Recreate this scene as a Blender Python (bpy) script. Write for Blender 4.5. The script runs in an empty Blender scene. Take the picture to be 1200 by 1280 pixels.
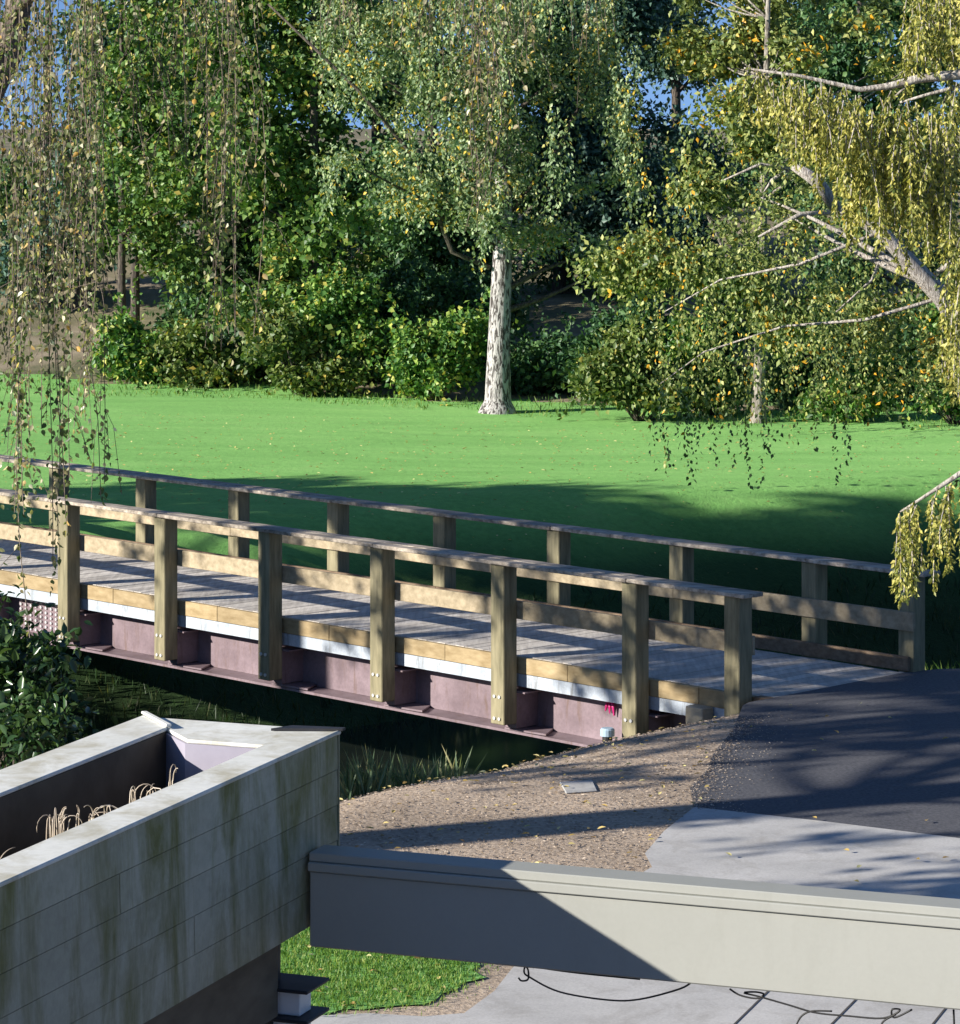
import bpy, bmesh, math, random
import numpy as np
from mathutils import Vector

# ---------------------------------------------------------------- camera, sky, sun
SC = bpy.context.scene
COL = SC.collection
CAM_H, FPX, HZ = 5.315, 4000.0, 160.0          # eye height over the bridge deck, focal length and horizon row of the photo
cam = bpy.data.cameras.new("camera"); camo = bpy.data.objects.new("camera", cam); COL.objects.link(camo)
camo.location = (0, 0, CAM_H); camo.rotation_euler = (math.radians(90), 0, 0)
cam.sensor_fit = 'HORIZONTAL'; cam.sensor_width = 36; cam.lens = 36 * FPX / 1200
cam.shift_y = -(640 - HZ) / 1200
cam.clip_start = 0.1; cam.clip_end = 3000
SC.camera = camo
SC.render.resolution_x, SC.render.resolution_y = 960, 1024

SUN_EL = math.radians(21.0); SUN_AZ = math.atan2(-0.93, -0.365)   # low autumn sun, behind the camera's left shoulder
w = bpy.data.worlds.new("World"); SC.world = w; w.use_nodes = True
nt = w.node_tree; bg = nt.nodes['Background']
sky = nt.nodes.new('ShaderNodeTexSky'); sky.sky_type = 'NISHITA'; sky.sun_disc = False
sky.sun_elevation = SUN_EL; sky.sun_rotation = SUN_AZ % (2 * math.pi)
sky.air_density = 0.65; sky.dust_density = 0.0; sky.ozone_density = 1.6
tc = nt.nodes.new('ShaderNodeTexCoord'); va = nt.nodes.new('ShaderNodeVectorMath'); va.operation = 'ADD'; va.inputs[1].default_value = (0, 0, .15)
vn = nt.nodes.new('ShaderNodeVectorMath'); vn.operation = 'NORMALIZE'
nt.links.new(tc.outputs['Generated'], va.inputs[0]); nt.links.new(va.outputs[0], vn.inputs[0]); nt.links.new(vn.outputs[0], sky.inputs[0])   # clear air: no yellow band at the horizon
sm_ = nt.nodes.new('ShaderNodeMix'); sm_.data_type = 'RGBA'; sm_.blend_type = 'MULTIPLY'; sm_.inputs[0].default_value = 1; sm_.inputs[7].default_value = (.85, .96, 1.12, 1)
nt.links.new(sky.outputs[0], sm_.inputs[6]); nt.links.new(sm_.outputs[2], bg.inputs[0]); bg.inputs[1].default_value = 0.085
sl = bpy.data.lights.new("sun", 'SUN'); slo = bpy.data.objects.new("sun", sl); COL.objects.link(slo)
sl.energy = 5.0; sl.angle = math.radians(0.5); sl.color = (1.0, 0.94, 0.85)
S = Vector((math.sin(SUN_AZ) * math.cos(SUN_EL), math.cos(SUN_AZ) * math.cos(SUN_EL), math.sin(SUN_EL)))
slo.rotation_euler = S.to_track_quat('Z', 'Y').to_euler(); slo.location = (-30, -10, 30)
SC.view_settings.view_transform = 'Standard'; SC.view_settings.look = 'None'
SC.view_settings.exposure = 0.78; SC.view_settings.gamma = 1.0
SC.cycles.max_bounces = 6; SC.cycles.diffuse_bounces = 2; SC.cycles.transparent_max_bounces = 4
SC.cycles.transmission_bounces = 4; SC.cycles.use_denoising = True

def at(px, py, Y):            # photo position at a known distance -> metres
    return Vector(((px - 600) * Y / FPX, Y, CAM_H - (py - HZ) * Y / FPX))
def on(px, py, z=0.0):        # photo position on a level surface -> metres
    return at(px, py, (CAM_H - z) * FPX / (py - HZ))
def ec(e, c, z=0.0):          # metres along / across the sun's azimuth
    return Vector((0.931 * e - 0.3654 * c, 0.3654 * e + 0.931 * c, z))

# ---------------------------------------------------------------- materials
def new_mat(name):
    m = bpy.data.materials.new(name); m.use_nodes = True
    return m, m.node_tree, m.node_tree.nodes['Principled BSDF']
def node(t, kind, **kw):
    n = t.nodes.new(kind)
    for k, v in kw.items():
        if isinstance(k, str) and k.startswith('i_'): n.inputs[k[2:].replace('_', ' ')].default_value = v
        else: setattr(n, k, v)
    return n
def ramp(t, stops, interp='LINEAR'):
    r = t.nodes.new('ShaderNodeValToRGB'); r.color_ramp.interpolation = interp
    el = r.color_ramp.elements
    while len(el) < len(stops): el.new(0.5)
    for e, (p, c) in zip(el, stops):
        e.position = p; e.color = (c[0], c[1], c[2], 1) if hasattr(c, '__len__') else (c, c, c, 1)
    return r
def mixc(t, fac, a, b, mode='MIX'):
    m = t.nodes.new('ShaderNodeMix'); m.data_type = 'RGBA'; m.blend_type = mode
    for s, v in ((m.inputs[0], fac), (m.inputs[6], a), (m.inputs[7], b)):
        if hasattr(v, 'is_linked'): t.links.new(v, s)
        elif hasattr(v, '__len__'): s.default_value = (v[0], v[1], v[2], 1)
        else: s.default_value = v
    return m.outputs[2]
def coords(t, scale=(1, 1, 1), rot=(0, 0, 0), world=False):
    mp = t.nodes.new('ShaderNodeMapping'); mp.inputs['Scale'].default_value = scale; mp.inputs['Rotation'].default_value = rot
    if world: src = t.nodes.new('ShaderNodeNewGeometry').outputs['Position']
    else: src = t.nodes.new('ShaderNodeTexCoord').outputs['Object']
    t.links.new(src, mp.inputs[0]); return mp.outputs[0]
def noise(t, vec, scale, detail=6, rough=0.6, dist=0.0):
    n = t.nodes.new('ShaderNodeTexNoise'); n.inputs['Scale'].default_value = scale; n.inputs['Detail'].default_value = detail
    n.inputs['Roughness'].default_value = rough; n.inputs['Distortion'].default_value = dist
    t.links.new(vec, n.inputs['Vector']); return n.outputs['Fac']
def bump(t, b, h, strength=0.4, dist=0.02):
    bn = t.nodes.new('ShaderNodeBump'); bn.inputs['Strength'].default_value = strength; bn.inputs['Distance'].default_value = dist
    t.links.new(h, bn.inputs['Height']); t.links.new(bn.outputs[0], b.inputs['Normal'])
def simple(name, c1, c2, scale=4, rough=0.7, bs=0.3, stretch=(1, 1, 1), rot=(0, 0, 0), island=0.0, detail=7, lo=0.3, hi=0.7, metal=0.0, spec=0.4):
    m, t, b = new_mat(name)
    v = coords(t, stretch, rot); n = noise(t, v, scale, detail)
    r = ramp(t, [(lo, c1), (hi, c2)]); t.links.new(n, r.inputs[0]); out = r.outputs[0]
    if island:
        g = t.nodes.new('ShaderNodeNewGeometry'); rr = ramp(t, [(0, 1 - island), (1, 1 + island * 0.4)]); t.links.new(g.outputs['Random Per Island'], rr.inputs[0])
        out = mixc(t, 1.0, out, rr.outputs[0], 'MULTIPLY')
    t.links.new(out, b.inputs['Base Color']); b.inputs['Roughness'].default_value = rough; b.inputs['Metallic'].default_value = metal
    b.inputs['Specular IOR Level'].default_value = spec
    n2 = noise(t, v, scale * 5, 5); 
    if bs: bump(t, b, n2, bs, 0.006)
    return m
def leaf_mat(name, stops, trans=0.35, rough=0.45, clump=0.35, cscale=0.8, spec=0.35, gain=1.5):
    m, t, b = new_mat(name)
    g = t.nodes.new('ShaderNodeNewGeometry'); v = coords(t)
    n = noise(t, v, cscale, 3, 0.5)
    a = t.nodes.new('ShaderNodeMath'); a.operation = 'MULTIPLY_ADD'; t.links.new(n, a.inputs[0]); a.inputs[1].default_value = clump * 2; a.inputs[2].default_value = -clump
    s = t.nodes.new('ShaderNodeMath'); s.operation = 'ADD'; s.use_clamp = True
    t.links.new(g.outputs['Random Per Island'], s.inputs[0]); t.links.new(a.outputs[0], s.inputs[1])
    r = ramp(t, [(p, tuple(min(.85, q * gain) for q in c)) for p, c in stops]); t.links.new(s.outputs[0], r.inputs[0])
    t.links.new(r.outputs[0], b.inputs['Base Color']); b.inputs['Roughness'].default_value = rough; b.inputs['Specular IOR Level'].default_value = spec
    tr = t.nodes.new('ShaderNodeBsdfTranslucent'); t.links.new(mixc(t, 1.0, r.outputs[0], (1.5, 1.6, 0.7), 'MULTIPLY'), tr.inputs[0])
    mx = t.nodes.new('ShaderNodeMixShader'); mx.inputs[0].default_value = trans
    t.links.new(b.outputs[0], mx.inputs[1]); t.links.new(tr.outputs[0], mx.inputs[2])
    t.links.new(mx.outputs[0], t.nodes['Material Output'].inputs['Surface'])
    return m

M = {}
M['post'] = simple('post_wood', (.155, .14, .08), (.33, .29, .175), 3.0, .75, .35, (6, 6, .8), lo=.32, hi=.68)
M['cap'] = simple('cap_wood', (.21, .175, .14), (.60, .52, .42), 2.2, .7, .5, (1, 9, 9), island=.25, lo=.35, hi=.66)
M['rail'] = simple('rail_wood', (.28, .225, .14), (.50, .41, .275), 2.2, .75, .35, (1, 8, 8), island=.15)
M['toe'] = simple('toe_wood', (.13, .085, .05), (.24, .17, .11), 3, .8, .3, (1, 8, 8))
M['deck'] = simple('deck_wood', (.46, .42, .375), (.74, .69, .62), 2.0, .75, .5, (9, .8, 9), island=.28, lo=.3, hi=.7)
M['fascia'] = simple('fresh_end_wood', (.28, .20, .095), (.48, .37, .21), 2.4, .7, .25, (2, 2, 6), island=.22)
M['galv'] = simple('galvanised_steel', (.40, .46, .53), (.62, .67, .73), 5, .45, .12, (1, 1, 3), metal=.15)
M['mauve'] = simple('mauve_painted_steel', (.15, .11, .125), (.29, .22, .245), 3.5, .5, .12, (1, 1, 1.5))
M['bolt'] = simple('bolt_steel', (.65, .65, .65), (.85, .85, .85), 8, .35, 0, metal=.4)
M['dirtwood'] = simple('sill_timber', (.36, .30, .21), (.55, .48, .35), 5, .8, .3)

def siding_mat(name, base1, base2, moss, amount, grain=.86):
    m, t, b = new_mat(name)
    v = coords(t); n1 = noise(t, v, 2.2, 6); r = ramp(t, [(.3, base1), (.7, base2)]); t.links.new(n1, r.inputs[0])
    vs = coords(t, (5, 5, 1.1)); n2 = noise(t, vs, .9, 7, .68, .4); r2 = ramp(t, [(.44, 0), (.66, amount)]); t.links.new(n2, r2.inputs[0])
    out = mixc(t, r2.outputs[0], r.outputs[0], moss)
    n3 = noise(t, coords(t, (1, 1, 1)), 26, 5, .7); r3 = ramp(t, [(.33, grain), (.62, 1.03)]); t.links.new(n3, r3.inputs[0])
    out = mixc(t, 1.0, out, r3.outputs[0], 'MULTIPLY')
    gi = t.nodes.new('ShaderNodeNewGeometry'); ri = ramp(t, [(0, .86), (1, 1.06)]); t.links.new(gi.outputs['Random Per Island'], ri.inputs[0]); out = mixc(t, 1.0, out, ri.outputs[0], 'MULTIPLY')
    t.links.new(out, b.inputs['Base Color']); b.inputs['Roughness'].default_value = .62
    bump(t, b, n3, .18, .004); return m
M['siding'] = siding_mat('weathered_siding', (.36, .355, .265), (.49, .485, .38), (.13, .135, .018), .92)
M['rim'] = siding_mat('rim_paint', (.70, .70, .635), (.82, .82, .76), (.36, .31, .17), .6, .93)
M['beam'] = simple('beam_paint', (.335, .34, .305), (.375, .38, .345), 1.6, .6, .04)
M['inner'] = simple('inner_wall_paint', (.27, .25, .31), (.38, .36, .43), 3, .7, .15)
M['innerdark'] = simple('inner_board', (.06, .048, .034), (.12, .10, .075), 4, .8, .3)
M['under'] = simple('brown_stain', (.10, .08, .055), (.17, .14, .10), 4, .8, .2, (1, 1, 3))
M['black'] = simple('black_paint', (.018, .018, .02), (.04, .04, .045), 6, .55, .1)
M['white'] = simple('frosted_white', (.70, .72, .73), (.82, .84, .85), 4, .4, .04)
M['soil'] = simple('potting_soil', (.02, .016, .012), (.07, .055, .04), 14, .95, .8)
M['rubber'] = simple('black_rubber', (.012, .012, .012), (.03, .03, .03), 9, .5, 0)

def bark_mat(name, light, dark, sc=1.0, thr=(.42, .56), st=(7, 7, 1.3)):
    m, t, b = new_mat(name)
    v = coords(t, st); n = noise(t, v, 2.0 * sc, 7, .62, .8); r = ramp(t, [(thr[0], dark), (thr[1], light)]); t.links.new(n, r.inputs[0])
    t.links.new(r.outputs[0], b.inputs['Base Color']); b.inputs['Roughness'].default_value = .85
    bump(t, b, n, .8, .04); return m
M['birch'] = bark_mat('birch_bark', (.52, .49, .47), (.06, .05, .045), 1.6, (.45, .54), (6, 6, 1.6))
M['greybark'] = bark_mat('grey_bark', (.42, .38, .32), (.13, .11, .09), 2.0)
M['darkbark'] = bark_mat('dark_bark', (.13, .105, .08), (.04, .032, .025), 2.0)
M['palebark'] = bark_mat('pale_branch_bark', (.62, .57, .50), (.28, .24, .20), 3.0)
M['twig'] = bark_mat('twig_bark', (.26, .21, .16), (.12, .09, .07), 3.0)

G = lambda *a: a
M['lf_birch'] = leaf_mat('birch_leaves', [(0, (0.046, 0.081, 0.037)), (0.4, (0.137, 0.196, 0.096)), (0.78, (0.262, 0.323, 0.171)), (0.93, (0.329, 0.323, 0.117)), (1, (0.499, 0.323, 0.037))], .20)
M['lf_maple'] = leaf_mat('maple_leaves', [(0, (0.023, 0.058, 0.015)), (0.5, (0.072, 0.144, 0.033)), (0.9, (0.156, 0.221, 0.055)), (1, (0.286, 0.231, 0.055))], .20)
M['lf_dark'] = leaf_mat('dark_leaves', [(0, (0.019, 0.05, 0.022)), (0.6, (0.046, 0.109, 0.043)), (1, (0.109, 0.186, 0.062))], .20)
M['lf_teal'] = leaf_mat('bluish_leaves', [(0, (0.02, 0.051, 0.037)), (0.6, (0.051, 0.102, 0.076)), (1, (0.102, 0.17, 0.128))], .20)
M['lf_autumn'] = leaf_mat('autumn_leaves', [(0, (0.041, 0.071, 0.023)), (0.35, (0.106, 0.142, 0.04)), (0.74, (0.212, 0.242, 0.075)), (0.955, (0.33, 0.33, 0.115)), (0.985, (0.472, 0.319, 0.046)), (1, (0.566, 0.283, 0.023))], .20)
M['lf_shrub'] = leaf_mat('shrub_leaves', [(0, (0.026, 0.073, 0.02)), (0.5, (0.079, 0.172, 0.04)), (0.85, (0.198, 0.277, 0.059)), (1, (0.396, 0.343, 0.079))], .20)
M['lf_yshrub'] = leaf_mat('yellow_shrub_leaves', [(0, (.03, .06, .018)), (.5, (.09, .13, .035)), (.9, (.18, .21, .06)), (1, (.33, .25, .05))], .20)
M['lf_cedar'] = leaf_mat('golden_cedar_sprays', [(0, (0.043, 0.064, 0.015)), (0.4, (0.163, 0.174, 0.038)), (0.8, (0.327, 0.306, 0.075)), (1, (0.447, 0.399, 0.128))], .25, clump=.3, cscale=2.5)
M['lf_weep'] = leaf_mat('weeping_birch_leaves', [(0, (.035, .06, .022)), (.35, (.09, .13, .045)), (.6, (.17, .175, .08)), (.8, (.24, .20, .11)), (.93, (.42, .40, .27)), (.965, (.50, .28, .05)), (1, (.62, .58, .44))], .4, clump=.25, cscale=1.2)
M['lf_bush'] = leaf_mat('glossy_bush_leaves', [(0, (.012, .03, .012)), (.6, (.03, .065, .022)), (1, (.075, .12, .04))], .2, rough=.28, spec=.5)
M['lf_reed'] = leaf_mat('reed_blades', [(0, (.05, .09, .05)), (.6, (.13, .18, .10)), (1, (.28, .26, .14))], .3)
M['lf_grass'] = leaf_mat('grass_blades', [(0, (0.048, 0.101, 0.019)), (0.6, (0.104, 0.195, 0.038)), (1, (0.209, 0.25, 0.067))], .35)
M['lf_lawn'] = leaf_mat('lawn_blades', [(0, (.11, .30, .065)), (.6, (.19, .43, .11)), (1, (.34, .52, .18))], .3, gain=1)
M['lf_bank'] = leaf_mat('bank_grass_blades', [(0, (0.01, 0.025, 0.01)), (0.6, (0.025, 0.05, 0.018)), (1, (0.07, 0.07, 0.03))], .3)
M['lf_fall'] = leaf_mat('fallen_leaves', [(0, (.20, .12, .04)), (.5, (.42, .30, .10)), (1, (.62, .52, .26))], .2)
M['lf_dry'] = leaf_mat('dry_stems', [(0, (.30, .24, .18)), (1, (.55, .48, .40))], .15)

# ---------------------------------------------------------------- builders
def tag(o, label=None, cat=None, group=None, kind=None):
    if label: o['label'] = label
    if cat: o['category'] = cat
    if group: o['group'] = group
    if kind: o['kind'] = kind
    return o
def thing(name, loc, label, cat, group=None):
    o = bpy.data.objects.new(name, None); COL.objects.link(o); o.location = loc
    return tag(o, label, cat, group)
def origin(parent):
    p = Vector((0, 0, 0))
    while parent is not None: p += parent.location; parent = parent.parent
    return p
class MB:
    def __init__(s): s.v = []; s.f = []; s.smooth = False
    def add(s, vs, fs):
        o = len(s.v); s.v += [tuple(v) for v in vs]; s.f += [tuple(i + o for i in f) for f in fs]
    def hexa(s, b, t):      # bottom loop, top loop (same count, counter-clockwise from above)
        n = len(b)
        s.add(list(b) + list(t), [tuple(reversed(range(n))), tuple(range(n, 2 * n))] + [(i, (i + 1) % n, n + (i + 1) % n, n + i) for i in range(n)])
    def poly(s, pts, z0, z1):
        s.hexa([(p[0], p[1], z0) for p in pts], [(p[0], p[1], z1) for p in pts])
    def box(s, F, a, b):    # box in a local frame F((p,q,r)) -> world
        (x0, y0, z0), (x1, y1, z1) = a, b
        bt = [(x0, y0), (x1, y0), (x1, y1), (x0, y1)]
        s.hexa([F((x, y, z0)) for x, y in bt], [F((x, y, z1)) for x, y in bt])
    def tube(s, pts, rad, n=6, caps=True):
        pts = [Vector(p) for p in pts]; o = len(s.v); up = Vector((0.31, 0.17, 0.93)); k = len(pts)
        for i, p in enumerate(pts):
            d = (pts[min(i + 1, k - 1)] - pts[max(i - 1, 0)]).normalized()
            a = d.cross(up)
            if a.length < .1: a = d.cross(Vector((1, 0, 0)))
            a.normalize(); b = d.cross(a); r = rad[i] if hasattr(rad, '__len__') else rad
            for j in range(n):
                t = 2 * math.pi * j / n; s.v.append(tuple(p + (a * math.cos(t) + b * math.sin(t)) * r))
        for i in range(k - 1):
            for j in range(n):
                s.f.append((o + i * n + j, o + i * n + (j + 1) % n, o + (i + 1) * n + (j + 1) % n, o + (i + 1) * n + j))
        if caps: s.f += [tuple(o + j for j in reversed(range(n))), tuple(o + (k - 1) * n + j for j in range(n))]
    def build(s, name, mat, parent=None, smooth=False, bevel=0.0):
        off = origin(parent)
        me = bpy.data.meshes.new(name); me.from_pydata([(v[0] - off.x, v[1] - off.y, v[2] - off.z) for v in s.v], [], s.f)
        bm = bmesh.new(); bm.from_mesh(me); bmesh.ops.recalc_face_normals(bm, faces=bm.faces)
        if bevel: bmesh.ops.bevel(bm, geom=bm.edges[:], offset=bevel, segments=1, affect='EDGES', profile=.5)
        bm.to_mesh(me); bm.free()
        if smooth: me.polygons.foreach_set('use_smooth', [True] * len(me.polygons))
        me.materials.append(mat); o = bpy.data.objects.new(name, me); COL.objects.link(o); o.parent = parent
        return o
def raw_mesh(name, V, faces_flat, counts, mat, parent=None):
    off = origin(parent); V = np.asarray(V, np.float32) - np.array([off.x, off.y, off.z], np.float32)
    me = bpy.data.meshes.new(name); nv = len(V); nl = len(faces_flat); nf = len(counts)
    me.vertices.add(nv); me.vertices.foreach_set('co', V.ravel())
    me.loops.add(nl); me.loops.foreach_set('vertex_index', np.asarray(faces_flat, np.int32))
    me.polygons.add(nf); st = np.concatenate([[0], np.cumsum(counts)[:-1]]).astype(np.int32); me.polygons.foreach_set('loop_start', st)
    me.update(calc_edges=True); me.validate()
    me.materials.append(mat); o = bpy.data.objects.new(name, me); COL.objects.link(o); o.parent = parent
    return o
def nrm(a): return a / np.maximum(np.linalg.norm(a, axis=1, keepdims=True), 1e-9)
def leaves(name, P, A, N, L, W, mat, parent=None, six=False, fold=.28):
    P = np.asarray(P, float); n = len(P); A = nrm(np.asarray(A, float)); N = np.asarray(N, float)
    N = nrm(N - A * (A * N).sum(1, keepdims=True)); B = np.cross(N, A)
    L = np.broadcast_to(np.asarray(L, float), (n,))[:, None]; W = np.broadcast_to(np.asarray(W, float), (n,))[:, None] * .5
    if not six:
        V = np.stack([P, P + A * L * .42 + B * W + N * W * fold, P + A * L - N * L * .08, P + A * L * .42 - B * W + N * W * fold], 1)
        idx = np.array([0, 2, 1, 0, 3, 2]); k = 4; cnt = np.full(2 * n, 3)
    else:
        V = np.stack([P, P + A * L * .26 + B * W * .85 + N * W * fold, P + A * L * .58 + B * W * .8 + N * W * fold, P + A * L - N * L * .1,
                      P + A * L * .58 - B * W * .8 + N * W * fold, P + A * L * .26 - B * W * .85 + N * W * fold], 1)
        idx = np.array([0, 3, 2, 1, 0, 5, 4, 3]); k = 6; cnt = np.full(2 * n, 4)
    fl = (idx[None, :] + (np.arange(n) * k)[:, None]).ravel()
    return raw_mesh(name, V.reshape(-1, 3), fl, cnt, mat, parent)

# ---------------------------------------------------------------- terrain
CREEK = np.array([(-40, 6), (-16, 20), (-7.5, 29.5), (-3.0, 35), (2, 39.3), (9, 42.3), (25, 44.5), (60, 46)], float)
def creek_dist(x, y):
    x = np.asarray(x, float); y = np.asarray(y, float); best = np.full(x.shape, 1e9)
    for (ax, ay), (bx, by) in zip(CREEK[:-1], CREEK[1:]):
        dx, dy = bx - ax, by - ay; t = np.clip(((x - ax) * dx + (y - ay) * dy) / (dx * dx + dy * dy), 0, 1)
        best = np.minimum(best, np.hypot(x - ax - t * dx, y - ay - t * dy))
    return best
def sst(a, b, v):
    t = np.clip((v - a) / (b - a), 0, 1); return t * t * (3 - 2 * t)
def hgt(x, y):
    x = np.asarray(x, float); y = np.asarray(y, float); d = creek_dist(x, y)
    wob = .12 * np.sin(x * 1.3 + y * .7) * np.sin(y * .9 - x * .4)
    near = y < np.interp(x, CREEK[:, 0], CREEK[:, 1])      # the bank on the viewer's side is longer and gentler
    z = -2.35 * (1 - sst(2.0, 7.2, d * np.where(near, .87, 1.0) + wob * 1.5)) 
    z = z + wob * .5 * sst(6.8, 5.5, d)
    z = z + .10 * np.sin(x * .23 + 1) * np.sin(y * .19) * sst(46, 50, y)
    hill = sst(63, 95, y) * (3.1 + .5 * np.sin(x * .12 + .5)) + sst(63, 70, y) * .3
    z = z + hill + sst(90, 400, y) * 1.0 + .18 * np.sin(x * .9) * np.sin(y * .8) * sst(66, 75, y)
    return z
def axis_pts(segs):
    out = []
    for a, b, st in segs: out += list(np.arange(a, b - 1e-6, st))
    return np.array(out + [segs[-1][1]])
GX = axis_pts([(-600, -60, 45), (-60, -20, 4), (-20, -8, .8), (-8, 10, .3), (10, 24, .8), (24, 60, 4), (60, 600, 45)])
GY = axis_pts([(-200, -20, 30), (-20, 12, 4), (12, 20, .8), (20, 50, .3), (50, 70, .6), (70, 110, 1.5), (110, 200, 10), (200, 1400, 100)])
def grid_obj(name, keep, off, mat, kind='structure'):
    X, Y = np.meshgrid(GX, GY); Z = hgt(X, Y) + off; nx = len(GX)
    V = np.stack([X.ravel(), Y.ravel(), Z.ravel()], 1)
    i, j = np.meshgrid(np.arange(nx - 1), np.arange(len(GY) - 1))
    cx = (GX[i] + GX[i + 1]) / 2; cy = (GY[j] + GY[j + 1]) / 2
    k = keep(cx, cy).ravel(); a = (j * nx + i).ravel()[k]
    F = np.stack([a, a + 1, a + nx + 1, a + nx], 1)
    used = np.unique(F); mp = np.zeros(len(V), int); mp[used] = np.arange(len(used))
    o = raw_mesh(name, V[used], mp[F].ravel(), np.full(len(F), 4), mat)
    o.data.polygons.foreach_set('use_smooth', [True] * len(o.data.polygons))
    return tag(o, kind=kind)

def ground_mat():
    m, t, b = new_mat('ground'); v = coords(t, world=True)
    n1 = noise(t, v, .8, 8, .65); n2 = noise(t, v, 22, 6, .62); n3 = noise(t, v, 5, 5)
    mul = ramp(t, [(.30, (.33, .255, .19)), (.52, (.51, .405, .305)), (.75, (.64, .53, .42))]); t.links.new(n2, mul.inputs[0])
    mu2 = ramp(t, [(.3, .68), (.7, 1.12)]); t.links.new(n1, mu2.inputs[0]); mulch = mixc(t, 1.0, mul.outputs[0], mu2.outputs[0], 'MULTIPLY')
    sp = t.nodes.new('ShaderNodeSeparateXYZ'); t.links.new(v, sp.inputs[0])
    mx_ = t.nodes.new('ShaderNodeMath'); mx_.operation = 'ABSOLUTE'; t.links.new(sp.outputs[0], mx_.inputs[0])
    rg = t.nodes.new('ShaderNodeMapRange'); rg.inputs[1].default_value = 6.0; rg.inputs[2].default_value = 7.0; t.links.new(mx_.outputs[0], rg.inputs[0])
    mulch = mixc(t, rg.outputs[0], mulch, (.035, .06, .02))  # ground out to the sides, unseen, darkened to weaken its bounced light
    bed = ramp(t, [(.3, (.02, .022, .015)), (.7, (.07, .068, .045))]); t.links.new(n3, bed.inputs[0])
    mz = t.nodes.new('ShaderNodeMapRange'); mz.inputs[1].default_value = -.12; mz.inputs[2].default_value = -.6; t.links.new(sp.outputs[2], mz.inputs[0])
    c = mixc(t, mz.outputs[0], mulch, bed.outputs[0])
    hl = ramp(t, [(.38, (.10, .12, .06)), (.5, (.24, .21, .13)), (.7, (.44, .36, .27))]); n4 = noise(t, v, .25, 8, .7); t.links.new(n4, hl.inputs[0])
    my = t.nodes.new('ShaderNodeMapRange'); my.inputs[1].default_value = 60; my.inputs[2].default_value = 63; t.links.new(sp.outputs[1], my.inputs[0])
    c = mixc(t, my.outputs[0], c, hl.outputs[0])
    t.links.new(c, b.inputs['Base Color']); b.inputs['Roughness'].default_value = .95; b.inputs['Specular IOR Level'].default_value = .15
    bump(t, b, n2, .55, .03); return m
def lawn_mat():
    m, t, b = new_mat('lawn'); v = coords(t, world=True)
    n1 = noise(t, coords(t, (.3, .9, 1), (0, 0, .3), world=True), .6, 4, .5, 1.8); n2 = noise(t, v, 9, 8, .75)
    r = ramp(t, [(.28, (.135, .335, .08)), (.45, (.17, .40, .10)), (.58, (.20, .44, .115)), (.75, (.24, .475, .135))]); t.links.new(n1, r.inputs[0])
    r2 = ramp(t, [(.3, .72), (.7, 1.15)]); t.links.new(n2, r2.inputs[0]); c = mixc(t, 1.0, r.outputs[0], r2.outputs[0], 'MULTIPLY')
    n5 = noise(t, v, 1.7, 6, .7); r5 = ramp(t, [(.55, 0), (.75, .55)]); t.links.new(n5, r5.inputs[0]); c = mixc(t, r5.outputs[0], c, (.26, .38, .14))
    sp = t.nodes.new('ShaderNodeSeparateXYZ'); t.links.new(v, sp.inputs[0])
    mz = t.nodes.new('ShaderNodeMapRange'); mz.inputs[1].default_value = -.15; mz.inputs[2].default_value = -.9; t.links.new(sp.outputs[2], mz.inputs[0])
    c = mixc(t, mz.outputs[0], c, mixc(t, n2, (.015, .05, .018), (.05, .11, .04)))  # shade of the creek bank painted into the grass colour by height
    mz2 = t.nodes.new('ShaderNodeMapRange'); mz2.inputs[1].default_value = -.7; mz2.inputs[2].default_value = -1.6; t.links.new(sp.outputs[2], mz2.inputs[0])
    c = mixc(t, mz2.outputs[0], c, mixc(t, n2, (.006, .014, .007), (.022, .036, .016)))  # deeper painted shade low on the bank, nearly black
    t.links.new(c, b.inputs['Base Color']); b.inputs['Roughness'].default_value = .9; b.inputs['Specular IOR Level'].default_value = .1
    b.inputs['Sheen Weight'].default_value = .25; b.inputs['Sheen Tint'].default_value = (.5, .9, .3, 1)
    bump(t, b, n2, .6, .05); return m
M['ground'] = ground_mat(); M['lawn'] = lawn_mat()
def far_side(x, y):         # beyond the creek
    return y > np.interp(x, CREEK[:, 0], CREEK[:, 1])
def lawn_edge(x): return 62.9 - .36 * x - .004 * x * x + .35 * np.sin(x * 1.1) + .2 * np.sin(x * 2.7)
grid_obj('ground', lambda x, y: np.ones(x.shape, bool), 0, M['ground'])
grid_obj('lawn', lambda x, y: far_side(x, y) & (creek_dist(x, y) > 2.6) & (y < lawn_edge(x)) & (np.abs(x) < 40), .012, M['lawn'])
# mown grass behind the right end of the bridge
def sheet(name, pts, z, mat, sub=0):
    bm = bmesh.new(); vs = [bm.verts.new((p[0], p[1], z)) for p in pts]; f = bm.faces.new(vs)
    if f.normal.z < 0: f.normal_flip()
    bmesh.ops.triangulate(bm, faces=bm.faces[:])
    me = bpy.data.meshes.new(name); bm.to_mesh(me); bm.free(); me.materials.append(mat)
    for p in me.polygons:
        if p.normal.z < 0: p.flip()
    o = bpy.data.objects.new(name, me); COL.objects.link(o); return tag(o, kind='structure')
def wavy(pts, amp, step, rng):
    out = []
    for a, b in zip(pts, pts[1:] + pts[:1]):
        a = Vector(a[:2]); b = Vector(b[:2]); d = b - a; n = max(1, int(d.length / step)); pr = Vector((-d.y, d.x)).normalized()
        for k in range(n): out.append(a + d * (k / n) + pr * (rng.gauss(0, amp) if k else 0))
    return out
R0 = random.Random(5)
M['asphalt'] = simple('asphalt', (.06, .061, .069), (.15, .15, .163), 34, .85, .9, lo=.3, hi=.75)
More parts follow.
